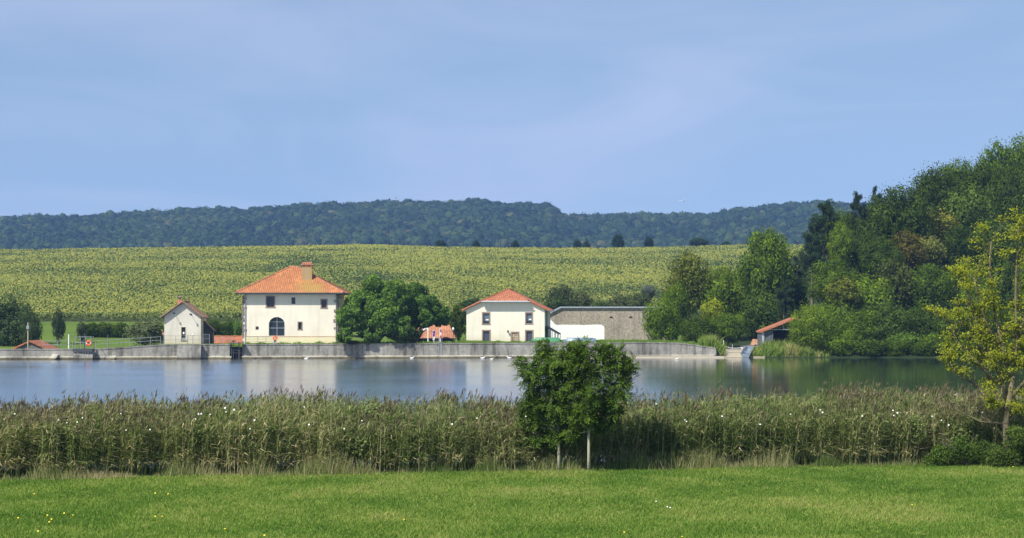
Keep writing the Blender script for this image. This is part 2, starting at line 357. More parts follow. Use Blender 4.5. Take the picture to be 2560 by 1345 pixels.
# ------------------------------------------------------------------ water
def watermat():
    m, n, b = mat('lake_water'); s = N(n, 'ShaderNodeTexCoord').outputs['Object']
    b.inputs['Base Color'].default_value = (.022, .045, .038, 1); b.inputs['IOR'].default_value = 1.333
    b.inputs['Specular IOR Level'].default_value = .5
    n1 = noise(n, 1.0, 3, s, .5, (.9, 2.2, 1)); n2 = noise(n, 1.0, 2, s, .5, (.13, .35, 1)); n3 = noise(n, .035, 4, s, .6, (1, 1.6, 1))
    # wind lanes: patches of calmer and rougher water
    rr = ramp(n, n3.outputs['Fac'], [(.35, (.35, .35, .35)), (.65, (1, 1, 1))])
    h = N(n, 'ShaderNodeMath', operation='MULTIPLY'); L(n, n1.outputs['Fac'], h.inputs[0]); L(n, rr.outputs[0], h.inputs[1])
    h2 = N(n, 'ShaderNodeMath', operation='MULTIPLY_ADD'); L(n, n2.outputs['Fac'], h2.inputs[0]); h2.inputs[1].default_value = .9; L(n, h.outputs[0], h2.inputs[2])
    bump(n, b, h2.outputs[0], 1.0, .007)
    mr = N(n, 'ShaderNodeMapRange'); L(n, rr.outputs[0], mr.inputs['Value']); mr.inputs['To Min'].default_value = .14; mr.inputs['To Max'].default_value = .20
    # body colour under a fresnel-weighted rough mirror
    gl = N(n, 'ShaderNodeBsdfGlossy'); gl.distribution = 'MULTI_GGX'; gl.inputs['Color'].default_value = (1, 1, 1, 1); 
    # sheltered calm water in the lee of the wooded hill (east), rippled water elsewhere
    sx = N(n, 'ShaderNodeSeparateXYZ'); L(n, s, sx.inputs[0]); lee = N(n, 'ShaderNodeMapRange', interpolation_type='SMOOTHSTEP'); L(n, sx.outputs['X'], lee.inputs['Value']); lee.inputs['From Min'].default_value = 2; lee.inputs['From Max'].default_value = 26; lee.inputs['To Min'].default_value = .90; lee.inputs['To Max'].default_value = .33
    rm_ = N(n, 'ShaderNodeMath', operation='MULTIPLY'); L(n, mr.outputs[0], rm_.inputs[0]); L(n, lee.outputs[0], rm_.inputs[1]); L(n, rm_.outputs[0], gl.inputs['Roughness']); L(n, b.inputs['Normal'].links[0].from_socket, gl.inputs['Normal'])
    b.inputs['Specular IOR Level'].default_value = 0; b.inputs['Roughness'].default_value = 1
    fr = N(n, 'ShaderNodeFresnel'); fr.inputs['IOR'].default_value = 1.333
    ms = N(n, 'ShaderNodeMixShader'); L(n, fr.outputs[0], ms.inputs[0]); L(n, b.outputs[0], ms.inputs[1]); L(n, gl.outputs[0], ms.inputs[2]); L(n, ms.outputs[0], n.nodes['Material Output'].inputs[0]); return m
M_water = watermat()
mb = MB()
xw = [-160, -120, -80, -40, 0, 26, 27, 60, 100, 160]
for a, c in zip(xw[:-1], xw[1:]):
    fa = float(W(a))+(.1 if a < 26.5 else 4); fb = float(W(c))+(.1 if c < 26.5 else 4)
    mb.poly([(a, float(edge(a))+6, 0), (c, float(edge(c))+6, 0), (c, fb, 0), (a, fa, 0)])
tag(mb.build('water', M_water), kind='structure')

# ------------------------------------------------------------------ foliage prototypes (unit radius)
def icos(sub):
    import bmesh
    bm = bmesh.new(); bmesh.ops.create_icosphere(bm, subdivisions=sub, radius=1)
    v = np.array([tuple(x.co) for x in bm.verts]); f = np.array([[q.index for q in p.verts] for p in bm.faces]); bm.free(); return v, f
ICO1 = icos(1); ICO2 = icos(2); ICO3 = icos(3)
def blob_leaves(cen, rad, per, size, rng, aspect=.55, out=.6, squash=1., shell=(.7, 1.08), up=0.):
    """leaf quads on the shells of many blobs"""
    V = []; A = []; off = 0; Fs = []
    for c, r in zip(cen, rad):
        n = max(6, int(per*r*r)); d = unit(n, rng); rr = rng.uniform(shell[0]**2, shell[1]**2, n)**.5
        p = c+d*(r*rr)[:, None]*np.array([1, 1, squash])
        nn = d*out+unit(n, rng)*(1-out)+np.array([0, 0, up]); nn /= np.linalg.norm(nn, axis=1)[:, None]
        v, f = leafquads(p, nn, rng.uniform(.65, 1.25, n)*size, rng, aspect)
        V.append(v); Fs.append(f+off); off += len(v)
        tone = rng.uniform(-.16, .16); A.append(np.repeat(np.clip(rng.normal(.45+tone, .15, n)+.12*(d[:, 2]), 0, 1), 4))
    return np.concatenate(V), np.concatenate(Fs), np.concatenate(A)
def crown_proto(name, seed, nsub=46, rs=(.2, .36), rc=.70, per=1500, size=.055, aspect=.55, out=.6, squash=1., zmin=-.95, core=.58, shape=None):
    rng = np.random.default_rng(seed)
    i = np.arange(nsub)+.5; ph = np.arccos(1-2*i/nsub); th = math.pi*(1+5**.5)*i+rng.uniform(0, 6)
    d = np.stack([np.cos(th)*np.sin(ph), np.sin(th)*np.sin(ph), np.cos(ph)], 1)+rng.normal(0, .13, (nsub, 3))
    d /= np.linalg.norm(d, axis=1)[:, None]
    c = d*(rc*rng.uniform(.78, 1.12, nsub))[:, None]; r = rng.uniform(rs[0], rs[1], nsub)
    if shape == 'cone':
        t = (c[:, 2]+1)/2; c[:, :2] *= (1.15-.75*t)[:, None]; r *= (1.1-.4*t)
    if shape == 'egg':
        t = (c[:, 2]+1)/2; c[:, :2] *= (1.1-.35*t)[:, None]
    k = c[:, 2] > zmin; c, r = c[k], r[k]
    v, f, a = blob_leaves(c, r, per/ .08, size, rng, aspect, out, squash) if False else blob_leaves(c, r, per, size, rng, aspect, out, squash)
    # sparse outer sprigs break the outline
    ns = 500; d = unit(ns, rng); p = d*rng.uniform(.9, 1.12, ns)[:, None]
    if shape: t = (p[:, 2]+1)/2; p[:, :2] *= (1.15-.75*t if shape == 'cone' else 1.1-.35*t)[:, None]
    v2, f2 = leafquads(p, unit(ns, rng), rng.uniform(.5, 1, ns)*size, rng, aspect)
    V = [v, v2]; Fq = [f, f2+len(v)]; A = [a, np.repeat(rng.uniform(.3, .8, ns), 4)]
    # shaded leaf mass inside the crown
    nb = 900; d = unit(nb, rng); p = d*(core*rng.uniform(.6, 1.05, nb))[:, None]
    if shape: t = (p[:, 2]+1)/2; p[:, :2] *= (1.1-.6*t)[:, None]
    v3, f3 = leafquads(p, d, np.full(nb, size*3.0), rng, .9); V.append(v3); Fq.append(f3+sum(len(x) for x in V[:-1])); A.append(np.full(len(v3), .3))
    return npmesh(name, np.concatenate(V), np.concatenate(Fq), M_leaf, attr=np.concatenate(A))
PROTO = {
 'round': [crown_proto('crown', s, nsub=34, rs=(.22, .40), rc=.68, per=2000, size=.047, out=.8, core=.5) for s in (1, 2, 3)],
 'fine': [crown_proto('crown', s, nsub=44, rs=(.17, .36), rc=.72, per=2800, size=.036, aspect=.5, out=.8, core=.52) for s in (4, 5)],
 'loose': [crown_proto('crown', s, nsub=38, rs=(.14, .3), rc=.72, per=2200, size=.055, out=.4, core=.4) for s in (6, 7)],
 'egg': [crown_proto('crown', s, nsub=60, rs=(.17, .3), rc=.74, per=3000, size=.042, shape='egg') for s in (8, 9)],
 'cone': [crown_proto('crown', s, nsub=50, rs=(.14, .26), rc=.78, per=3000, size=.04, shape='cone', out=.4) for s in (10,)],
 'shrub': [crown_proto('crown', s, nsub=34, rs=(.24, .4), rc=.66, per=1500, size=.075, aspect=.5, zmin=-.6) for s in (12, 13)],
}
def pine_proto(seed):
    rng = np.random.default_rng(seed); C = []; Rr = []
    for k in range(74):
        z = rng.uniform(-.95, .95); rad = (1-.62*((z+1)/2)**1.4)*rng.uniform(.35, 1.0); a = rng.uniform(0, 6.283)
        for q in range(3): C.append((math.cos(a+q*.15)*rad*(1-.2*q), math.sin(a+q*.15)*rad*(1-.2*q), z+rng.uniform(-.04, .04)+.05*rad)); Rr.append(rng.uniform(.09, .17))
    v, f, a = blob_leaves(np.array(C), np.array(Rr), 3600, .06, rng, .16, .3, .6, (.2, 1.1), .5)
    return npmesh('crown', v, f, M_leaf, attr=a*.9)
PROTO['pine'] = [pine_proto(21), pine_proto(22)]
_k = [0]
def trunkmesh(h, r, topr, rng, lean=0., limbs=5, spread=1.5, mat_=None, zc=None):
    m = MB(); n = 6; pts = []; rad = []
    for i in range(n+1):
        t = i/n; pts.append((lean*t*t+rng.uniform(-.05, .05)*h*.1*(i > 0), rng.uniform(-.05, .05)*h*.1*(i > 0), h*t)); rad.append(r*(1-.65*t)*(1.25 if i == 0 else 1))
    m.tube(pts, rad, 7)
    for k in range(limbs):
        i = 3+k % 3; a = k*2.4+rng.uniform(-.4, .4); b = Vector(pts[i]); d = Vector((math.cos(a)*spread, math.sin(a)*spread, h*.28))
        m.tube([b, b+d*.5+Vector((0, 0, .1*h)), b+d], [rad[i]*.6, rad[i]*.4, rad[i]*.12], 5)
    return m
G_HILL = 'trees on the wooded hillside'
def tree(px, pt, pb, wpx, Y, kind, color, label, name='broadleaf_tree', cat='tree', group=None, ry=1.0, trunk=None, tx=None, gz=None, bark=None):
    _k[0] += 1; rng = random.Random(_k[0]*17+3)
    x = PX(px, Y); z1, z0 = PZ(pt, Y), PZ(pb, Y); cz = (z0+z1)/2; rx = wpx/2*Y/F; rz = (z1-z0)/2
    bx = x if tx is None else PX(tx, Y); gz = g(bx, Y) if gz is None else gz
    gz = min(gz, cz-.3*rz) if trunk is None else gz
    o = empty(name, (bx, Y, gz), label, cat, group)
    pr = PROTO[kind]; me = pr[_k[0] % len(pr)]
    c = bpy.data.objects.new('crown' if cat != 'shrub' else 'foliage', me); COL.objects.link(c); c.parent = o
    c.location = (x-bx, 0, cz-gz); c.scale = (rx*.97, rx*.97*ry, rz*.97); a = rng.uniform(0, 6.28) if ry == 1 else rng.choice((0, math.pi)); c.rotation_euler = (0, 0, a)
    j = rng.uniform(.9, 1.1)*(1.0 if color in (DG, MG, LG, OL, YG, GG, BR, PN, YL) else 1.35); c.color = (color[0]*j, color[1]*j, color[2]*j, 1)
    h = max(.5, cz-gz+rz*.35); r = .028*h+.03
    t = trunkmesh(h, r, r*.3, rng, limbs=5, spread=rx*.55).build('trunk' if cat != 'shrub' else 'stem', bark or M_bark, o, smooth=True)
    return o

# leaf base colours
DG = (.056, .090, .008); MG = (.092, .146, .012); LG = (.130, .190, .016); OL = (.125, .145, .020); YG = (.22, .25, .020); GG = (.070, .112, .018); BR = (.125, .11, .026); PN = (.038, .066, .030); YL = (.24, .24, .040); GY = (.10, .125, .06)
HT = [ # px, top, bottom, width, kind, colour, label
 (1652, 742, 850, 100, 318, 'round', MG, 'low walnut tree leaning over the grass at the right end of the rubble wall'),
 (1722, 630, 775, 122, 352, 'loose', OL, 'olive green tree with pale bare twigs at the left edge of the wood'),
 (1690, 700, 830, 90, 336, 'round', MG, 'mid green tree filling the gap behind the low walnut tree'),
 (1800, 655, 800, 128, 352, 'fine', LG, 'light green tree between the olive tree and the tall domed tree'),
 (1848, 655, 800, 100, 356, 'round', MG, 'green tree pressed against the left side of the tall domed tree'),
 (1985, 690, 800, 90, 350, 'round', DG, 'dark green tree closing the gap right of the tall domed tree'),
 (2585, 560, 720, 110, 388, 'round', DG, 'dark tree on the slope at the right edge behind the yellow leaves'),
 (2590, 650, 790, 110, 356, 'fine', MG, 'mid green tree at the right edge below the dark slope tree'),
 (1780, 742, 805, 60, 334, 'shrub', YG, 'small bright yellow green tree glowing among dark green ones'),
 (1745, 780, 858, 95, 328, 'round', DG, 'dark tree above the grassy bank near the end of the concrete wall'),
 (1820, 770, 866, 110, 329, 'fine', MG, 'broad green tree hanging over the road left of the boathouse'),
 (1917, 562, 770, 152, 346, 'egg', (.070, .110, .012), 'tall domed green tree standing clear against the distant hills'),
 (1895, 720, 862, 110, 334, 'round', GG, 'grey green tree directly above the aluminium boat'),
 (1960, 700, 815, 80, 342, 'pine', PN, 'dark pine between the tall domed tree and the boathouse roof'),
 (1985, 640, 780, 70, 362, 'pine', (.035, .045, .026), 'brownish ragged pine at the foot of the tall domed tree'),
 (2058, 500, 700, 125, 384, 'pine', PN, 'tall dark pine with open branches at the left shoulder of the hill'),
 (2030, 560, 730, 80, 372, 'pine', PN, 'shorter dark pine leaning left of the tall open pine'),
 (2100, 552, 660, 66, 368, 'round', LG, 'light green maple tucked under the dark pines'),
 (2085, 512, 640, 80, 396, 'round', MG, 'green tree showing between the two dark skyline pines'),
 (2125, 520, 650, 80, 394, 'round', DG, 'dark tree below the spiky skyline pine'),
 (2175, 500, 640, 70, 400, 'round', DG, 'dark rounded tree between the spiky skyline pines'),
 (2148, 480, 640, 70, 398, 'pine', (.024, .042, .022), 'dark spiky pine on the skyline right of the tall open pine'),
 (2196, 466, 620, 60, 402, 'pine', (.024, .042, .022), 'dark spiky pine touching the round acacia on the skyline'),
 (2250, 452, 660, 190, 386, 'fine', (.040, .064, .007), 'huge dark feathery acacia bulging above the middle of the slope'),
 (2165, 560, 720, 130, 372, 'fine', (.040, .066, .008), 'feathery dark acacia below the skyline pines'),
 (2330, 404, 560, 120, 404, 'round', DG, 'dark tree with bare grey twigs on the skyline above the acacia'),
 (2395, 394, 520, 100, 408, 'round', MG, 'rounded green tree on the skyline left of the highest step'),
 (2445, 386, 520, 90, 410, 'round', DG, 'dark green tree on the skyline under the highest tree group'),
 (2492, 348, 500, 90, 414, 'loose', MG, 'tall airy tree marking the step up in the skyline'),
 (2550, 333, 500, 110, 418, 'round', MG, 'highest tree of the hill at the right edge'),
 (2425, 460, 610, 130, 396, 'round', (.070, .108, .016), 'pale green tree in the sun high on the slope'),
 (2525, 400, 590, 120, 404, 'fine', DG, 'dark feathery tree high at the right edge'),
 (2345, 520, 600, 90, 390, 'shrub', YL, 'yellowing tree in the middle of the slope'),
 (2325, 585, 660, 70, 380, 'shrub', (.13, .14, .035), 'second yellowing tree just below the first one'),
 (2268, 575, 665, 95, 378, 'loose', BR, 'rust brown tree dying back beside the yellowing trees'),
 (2400, 555, 665, 110, 384, 'fine', (.038, .062, .007), 'dark feathery acacia right of the yellowing trees'),
 (2480, 540, 680, 120, 384, 'round', DG, 'dark tree behind the top of the yellow foreground tree'),
 (2080, 640, 760, 130, 356, 'fine', MG, 'green acacia spreading below the tall open pine'),
 (2105, 690, 760, 80, 348, 'shrub', OL, 'olive tinted tree below the green acacia'),
 (2175, 680, 800, 120, 352, 'round', LG, 'bright green tree low in the middle of the slope'),
 (2235, 645, 770, 110, 362, 'loose', (.062, .078, .016), 'dull green tree with rusty tips below the brown tree'),
 (2325, 650, 780, 130, 362, 'fine', MG, 'feathery green tree under the lower yellowing tree'),
 (2420, 640, 770, 110, 366, 'round', GG, 'grey green tree beside the bare branches of the yellow tree'),
 (2510, 640, 790, 120, 364, 'round', DG, 'dark tree behind the middle of the yellow foreground tree'),
 (2030, 745, 862, 110, 334, 'fine', LG, 'bright feathery tree growing over the boathouse roof'),
 (2085, 745, 878, 100, 331, 'round', MG, 'green tree right of the boathouse above the grassy bank'),
 (2150, 765, 892, 110, 325, 'round', MG, 'green tree overhanging the water where the grassy bank ends'),
 (2225, 750, 892, 120, 326, 'round', GG, 'dense tree at the water below the dull green tree'),
 (2300, 745, 880, 120, 330, 'fine', DG, 'dark tree at the water left of the yellow foreground tree'),
 (2265, 828, 893, 100, 318, 'shrub', (.060, .100, .014), 'bright leafy bush dipping into the lake'),
 (2335, 830, 893, 80, 318, 'shrub', MG, 'darker leafy bush dipping into the lake by the bare twigs'),
 (2390, 755, 892, 120, 325, 'round', DG, 'dark shore tree seen through the lowest bare twigs'),
 (2480, 750, 892, 130, 325, 'fine', DG, 'dark shore tree behind the lower yellow leaves'),
 (2570, 740, 892, 130, 326, 'round', DG, 'dark shore tree at the right edge of the lake'),
 (2640, 420, 640, 160, 400, 'round', MG, None), (2620, 600, 790, 150, 360, 'round', DG, None), (2700, 720, 890, 160, 328, 'round', DG, None), (2740, 500, 760, 180, 380, 'fine', DG, None),
 (1930, 790, 868, 90, 340, 'round', DG, 'dark tree behind the boathouse and the parked trailer'),
 (2200, 590, 700, 120, 368, 'fine', (.042, .068, .008), 'soft green acacia between the pines and the brown tree'),
 (2450, 700, 800, 110, 350, 'fine', MG, 'mid slope tree behind the long bare branch of the yellow tree'),
 (2035, 762, 892, 118, 315.5, 'fine', LG, 'bright leafy tree hiding the right half of the boathouse'),
 (1992, 812, 872, 40, 315.5, 'shrub', MG, 'small bush growing in front of the boathouse opening'),
 (2095, 835, 899, 80, 314.6, 'shrub', MG, 'leafy bush at the water just right of the boathouse trees'),
 (2175, 845, 899, 90, 314.6, 'shrub', DG, 'dark bush touching the water under the overhanging tree'),
 (2240, 850, 899, 70, 314.6, 'shrub', DG, 'dark low bush at the water left of the bright dipping bush'),
 (2310, 852, 899, 70, 314.6, 'shrub', DG, 'dark low bush between the two dipping bushes'),
 (2385, 846, 899, 90, 314.6, 'shrub', DG, 'dark low bush at the water under the shore tree with bare twigs before it'),
 (2455, 848, 899, 90, 314.6, 'shrub', DG, 'dark low bush at the water behind the yellow leaves'),
 (2530, 846, 899, 100, 314.6, 'shrub', DG, 'dark low bush at the water at the right edge'),
 (2130, 820, 893, 60, 318, 'shrub', MG, 'round bush at the water right of the grassy bank'),
 (2380, 470, 570, 90, 400, 'loose', DG, 'dark thin crowned tree left of the pale sunlit tree'),
]
for px, pt, pb, wd, Y, kind, c, lab in HT:
    nm = 'pine_tree' if kind == 'pine' else ('shrub' if (kind == 'shrub' and pt > 800) else 'broadleaf_tree')
    sc_ = 1.12 if px > 2000 else 1.04
    o = tree(px, pt, pb+(18 if pb < 860 else 0), wd*sc_, Y, kind, c, lab or 'green tree of the wood beyond the right edge of the view', nm, 'shrub' if nm == 'shrub' else 'tree', G_HILL if lab is None or nm != 'shrub' else None)

# trees and shrubs around the dam
tree(28, 738, 900, 150, 345, 'egg', (.052, .078, .028), 'large willow like tree at the left edge behind the dam', ry=.9)
tree(78, 770, 880, 60, 340, 'round', (.05, .075, .026), 'smaller green tree leaning right of the large left tree')
tree(147, 768, 858, 38, 346, 'loose', (.04, .058, .026), 'slender ivy clad tree alone on the meadow behind the railing')
tree(205, 803, 858, 34, 350, 'loose', (.05, .062, .03), 'thin small tree at the left end of the dark hedge')
for i, (px, wd) in enumerate([(225, 52), (262, 58), (300, 54)]):
    tree(px, 803, 852, wd, 362, 'shrub', DG, ['leftmost bush of the dark row behind the life buoy', 'middle bush of the dark row behind the railing', 'rightmost bush of the dark row beside the pale shrub'][i], 'shrub', 'shrub', 'dark bushes in a row on the meadow')
tree(362, 794, 868, 104, 330, 'shrub', (.105, .125, .06), 'pale olive shrub left of the small gabled house', 'shrub', 'shrub')
for i, (px, wd, t) in enumerate([(530, 70, 797), (572, 66, 799)]):
    tree(px, t, 845, wd, 360, 'shrub', DG, ['dark bush behind the lean to of the small house', 'dark bush between the small house and the big house'][i], 'shrub', 'shrub')
tree(598, 800, 845, 34, 340, 'shrub', (.075, .13, .025), 'bright green shrub against the left corner of the big house', 'shrub', 'shrub')
tree(1146, 756, 858, 60, 328, 'loose', DG, 'dark tree in the gap left of the second house')
tree(1178, 742, 790, 56, 345, 'shrub', (.032, .062, .026), 'dark round tree rising behind the left eave of the second house')
tree(1405, 712, 790, 90, 356, 'loose', (.05, .066, .036), 'dull dark tree behind the left end of the rubble wall')
tree(1455, 725, 790, 80, 352, 'loose', (.075, .09, .045), 'olive grey tree behind the rubble wall')
tree(1390, 740, 790, 60, 350, 'shrub', (.05, .075, .03), 'low green bush at the right eave of the second house', 'shrub', 'shrub')
tree(1500, 750, 790, 60, 350, 'shrub', (.06, .09, .03), 'low green bush peeking over the middle of the rubble wall', 'shrub', 'shrub')
tree(1555, 735, 790, 80, 356, 'loose', (.085, .10, .05), 'straw tinted shrub over the right half of the rubble wall', 'shrub', 'shrub')
tree(1598, 728, 790, 70, 352, 'loose', (.07, .09, .04), 'tall shrub behind the right end of the rubble wall', 'shrub', 'shrub')
tree(1622, 710, 748, 40, 385, 'shrub', (.10, .12, .115), 'silvery blue shrub at the foot of the sunflower field', 'shrub', 'shrub')
for i, (px, t, b, wd, k) in enumerate([(1101, 598, 622, 30, 'shrub'), (1190, 599, 622, 24, 'egg'), (1288, 600, 624, 26, 'egg'), (1443, 597, 626, 24, 'loose'), (1466, 600, 626, 22, 'loose'), (1545, 583, 624, 38, 'egg'), (1622, 590, 622, 30, 'egg'), (1749, 592, 622, 54, 'shrub'), (1815, 602, 620, 22, 'shrub'), (948, 608, 620, 14, 'shrub')]):
    labs = ['first low dark tree from the left along the field crest', 'small pointed tree second on the field crest', 'small pointed tree third on the field crest', 'ragged left one of the close pair on the field crest', 'ragged right one of the close pair on the field crest', 'tallest pointed tree on the field crest', 'upright oval tree right of the tallest crest tree', 'wide dome shaped dark tree on the field crest', 'little round tree right of the wide dome tree', 'tiny dark bush on the crest above the big house']
    tree(px, t, b+6, wd, 912, k, (.018, .036, .018), labs[i], group='trees along the crest of the sunflower field')

# big walnut tree beside the main house: two merged crowns, one plant each
def bigtree(blobs, base, label, color, per=520, size=.17, seed=5, name='walnut_tree', limbs=None):
    rng = np.random.default_rng(seed); C = []; Rr = []
    for (px, py, Y, rp) in blobs:
        c0 = np.array(P(px, py, Y)); r0 = rp*Y/F
        for d in unit(int(26*max(1, r0/2)), rng):
            C.append(c0+d*r0*.75*rng.uniform(.7, 1.15)*np.array([1, .8, 1])); Rr.append(r0*rng.uniform(.2, .42))
    b = np.array(base); C = np.array(C); k = C[:, 2] > b[2]+.25; C = C[k]; Rr = np.array(Rr)[k]
    v, f, a = blob_leaves(C-b, Rr, per, size, rng, .55, .55)
    o = empty(name, tuple(base), label, 'tree')
    cr_ = npobj('crown', v, f, M_leaf, attr=a, parent=o); cr_.color = (color[0]*1.45, color[1]*1.5, color[2]*1.3, 1)
    m = MB(); bv = Vector(base)
    for (px, py, Y, rp) in blobs:
        t = Vector(P(px, py, Y))-bv; m.tube([(0, 0, 0), t*.3+Vector((0, 0, .5)), t], [.32, .2, .06], 7)
    m.build('trunk', M_bark, o, smooth=True); return o
bigtree([(940, 735, 309, 44), (905, 770, 307, 45), (870, 800, 305, 34), (860, 838, 304, 22), (985, 745, 309, 46), (965, 800, 307, 48), (925, 825, 306, 30), (1000, 825, 307, 34)], (PX(940, 309), 309, 1.9), 'large walnut tree covering the right corner of the big house', (.070, .118, .024))
bigtree([(1040, 745, 312, 40), (1045, 780, 311, 42), (1085, 775, 312, 38), (1105, 790, 313, 26), (1020, 800, 310, 30), (1066, 800, 310, 22)], (PX(1035, 312), 312, 1.9), 'second walnut tree spreading over the low tiled roof', (.058, .102, .022), seed=9)
tree(1010, 812, 860, 92, 308, 'shrub', (.055, .075, .022), 'dark olive shrub on the terrace under the walnut trees', 'shrub', 'shrub')
tree(880, 850, 862, 44, 305.5, 'shrub', (.07, .075, .03), 'low brownish shrub on the wall top under the walnut tree', 'shrub', 'shrub')

# ------------------------------------------------------------------ buildings
def facade(mb, u0, u1, z0, z1, ops, d=.28, mi=0, y=0.):
    """wall plane at y with real openings (u0,u1,z0,z1[,arch])"""
    us = sorted({u0, u1, *[o[0] for o in ops], *[o[1] for o in ops]}); zs = sorted({z0, z1, *[o[2] for o in ops], *[o[3] for o in ops]})
    for a, b in zip(us[:-1], us[1:]):
        for c, e in zip(zs[:-1], zs[1:]):
            um, zm = (a+b)/2, (c+e)/2
            if any(o[0] < um < o[1] and o[2] < zm < o[3] for o in ops): continue
            mb.poly([(a, y, c), (b, y, c), (b, y, e), (a, y, e)], mi)
    for o in ops:
        a, b, c, e = o[:4]
        if len(o) > 4:
            rise = o[4]; n = 12; arc = []
            for k in range(n+1):
                t = math.pi*k/n; arc.append(((a+b)/2-math.cos(t)*(b-a)/2, e-rise+math.sin(t)*rise))
            for (p, q), (r_, s) in zip(arc[:-1], arc[1:]):
                mb.poly([(p, y, q), (r_, y, s), (r_, y, e), (p, y, e)], mi); mb.poly([(p, y, q), (p, y+d, q), (r_, y+d, s), (r_, y, s)], mi)
            ts = e-rise
        else:
            ts = e; mb.poly([(a, y, e), (a, y+d, e), (b, y+d, e), (b, y, e)], mi)
        mb.poly([(a, y, c), (a, y+d, c), (a, y+d, ts), (a, y, ts)], mi); mb.poly([(b, y, c), (b, y, ts), (b, y+d, ts), (b, y+d, c)], mi)
        mb.poly([(a, y, c), (b, y, c), (b, y+d, c), (a, y+d, c)], mi)
def window(parent, o, pane=M_glass, fw=.14, frame=M_stonefr, sill=True, d=.24, name='window', y=0., bars=True, label=None):
    a, b, c, e = o[:4]; m = MB(); p = .035
    m.box((a-fw, y-p, c), (a, y+.05, e)).box((b, y-p, c), (b+fw, y+.05, e)).box((a-fw, y-p-.002, e), (b+fw, y+.05, e+fw))
    if sill: m.box((a-fw-.03, y-p-.03, c-fw*.8), (b+fw+.03, y+.05, c))
    f = m.build(name, frame, parent)
    if label: f['label'] = label
    q = MB().box((a, y+d-.05, c), (b, y+d, e)).build('pane', pane, f)
    if bars:
        k = MB(); t = .03; um = (a+b)/2; yy = y+d-.055
        k.box((um-t, yy-.03, c), (um+t, yy, e)); k.box((a, yy-.028, c), (a+.05, yy, e)); k.box((b-.05, yy-.028, c), (b, yy, e)); k.box((a, yy-.026, (c+e)/2-t), (b, yy, (c+e)/2+t))
        k.build('glazing_bars', M_darktimber, f)
    return f
def slab(mb, pts, th=.16, mi=0):
    """roof plane with thickness; pts counter-clockwise seen from outside"""
    pts = [Vector(p) for p in pts]; lo = [p-Vector((0, 0, th)) for p in pts]
    mb.poly(pts, mi); mb.poly(list(reversed(lo)), 1)
    n = len(pts)
    for i in range(n): mb.poly([lo[i], lo[(i+1) % n], pts[(i+1) % n], pts[i]], 1)
def ridge(mb, a, b, r=.11, n=14):
    a, b = Vector(a), Vector(b); L_ = (b-a).length; n = max(2, int(L_/.4))
    for i in range(n):
        p = a.lerp(b, i/n); q = a.lerp(b, (i+1.12)/n); mb.tube([p, q], [r*1.12, r*.9], 7)

# --- big house
Y1 = 306.4; s1 = Y1/F
hx0, hx1 = PX(607, Y1), PX(843, Y1); bz = 1.88; Wd = hx1-hx0; He = PZ(731, Y1)-bz; D1 = 12.5
H1 = empty('house', ((hx0), Y1, bz), 'big cream house with orange hipped roof and arched doorway', 'house')
def O1(px0, px1, py0, py1, arch=None):
    r = [PX(px0, Y1)-hx0, PX(px1, Y1)-hx0, PZ(py1, Y1)-bz, PZ(py0, Y1)-bz]; return tuple(r+([arch] if arch else []))
ops = [O1(667, 685, 742, 767), O1(729, 738, 744, 760), O1(804, 816, 750, 769), O1(746, 754, 806, 823), O1(640, 645.5, 817, 824), O1(672, 712, 792.5, 839.5, .95)]
m = MB(); facade(m, 0, Wd, -.3, He, ops, .35)
m.poly([(Wd, 0, -3.2), (Wd, D1, -3.2), (Wd, D1, He), (Wd, 0, He)]); m.poly([(0, D1, -3.2), (0, 0, -3.2), (0, 0, He), (0, D1, He)]); m.poly([(Wd, D1, -3.2), (0, D1, -3.2), (0, D1, He), (Wd, D1, He)])
m.build('wall', M_cream, H1)
window(H1, ops[0], fw=.15); window(H1, ops[1], fw=.02, sill=False, bars=False); window(H1, ops[2], fw=.14); window(H1, ops[3], fw=.11, bars=False); window(H1, ops[4], fw=.06, bars=False, sill=False)
a, b, c, e = ops[5][:4]
m = MB(); y = .30
for u in (a+.06, a+(b-a)*.5, b-.06): m.box((u-.035, y-.05, c), (u+.035, y, e-.25 if u != a+(b-a)*.5 else e))
m.box((a, y-.052, c+.95), (b, y, c+1.03)); m.box((a, y-.052, c+1.75), (b, y, c+1.8))
dr = m.build('door', M_steel, H1); dr['label'] = 'arched glazed doorway with grey frame'
MB().box((a-.1, .31, c), (b+.1, .34, e)).build('pane', M_glass, dr)
MB().poly([(-.02, -.06, -.3), (Wd+.02, -.06, -.3), (Wd+.02, -.06, c-.12), (-.02, -.06, c-.12)]).box((-.04, -.09, c-.12), (Wd+.04, -.003, c-.06), 1).build('plinth', [plaster('yellow_plinth', (.70, .63, .40), (.52, .44, .25), .5), simple('brick_ledge', (.45, .28, .20), .9, .35, 3)], H1)
# side windows
for yy, w_ in ((3.2, .9), (6.8, .9), (9.6, .7)):
    f = MB().box((Wd-.03, yy-.12, He-2.3), (Wd+.03, yy+w_+.12, He-.6)).build('window', M_stonefr, H1)
    MB().box((Wd+.03, yy, He-2.15), (Wd+.034, yy+w_, He-.72)).build('pane', M_glass, f)
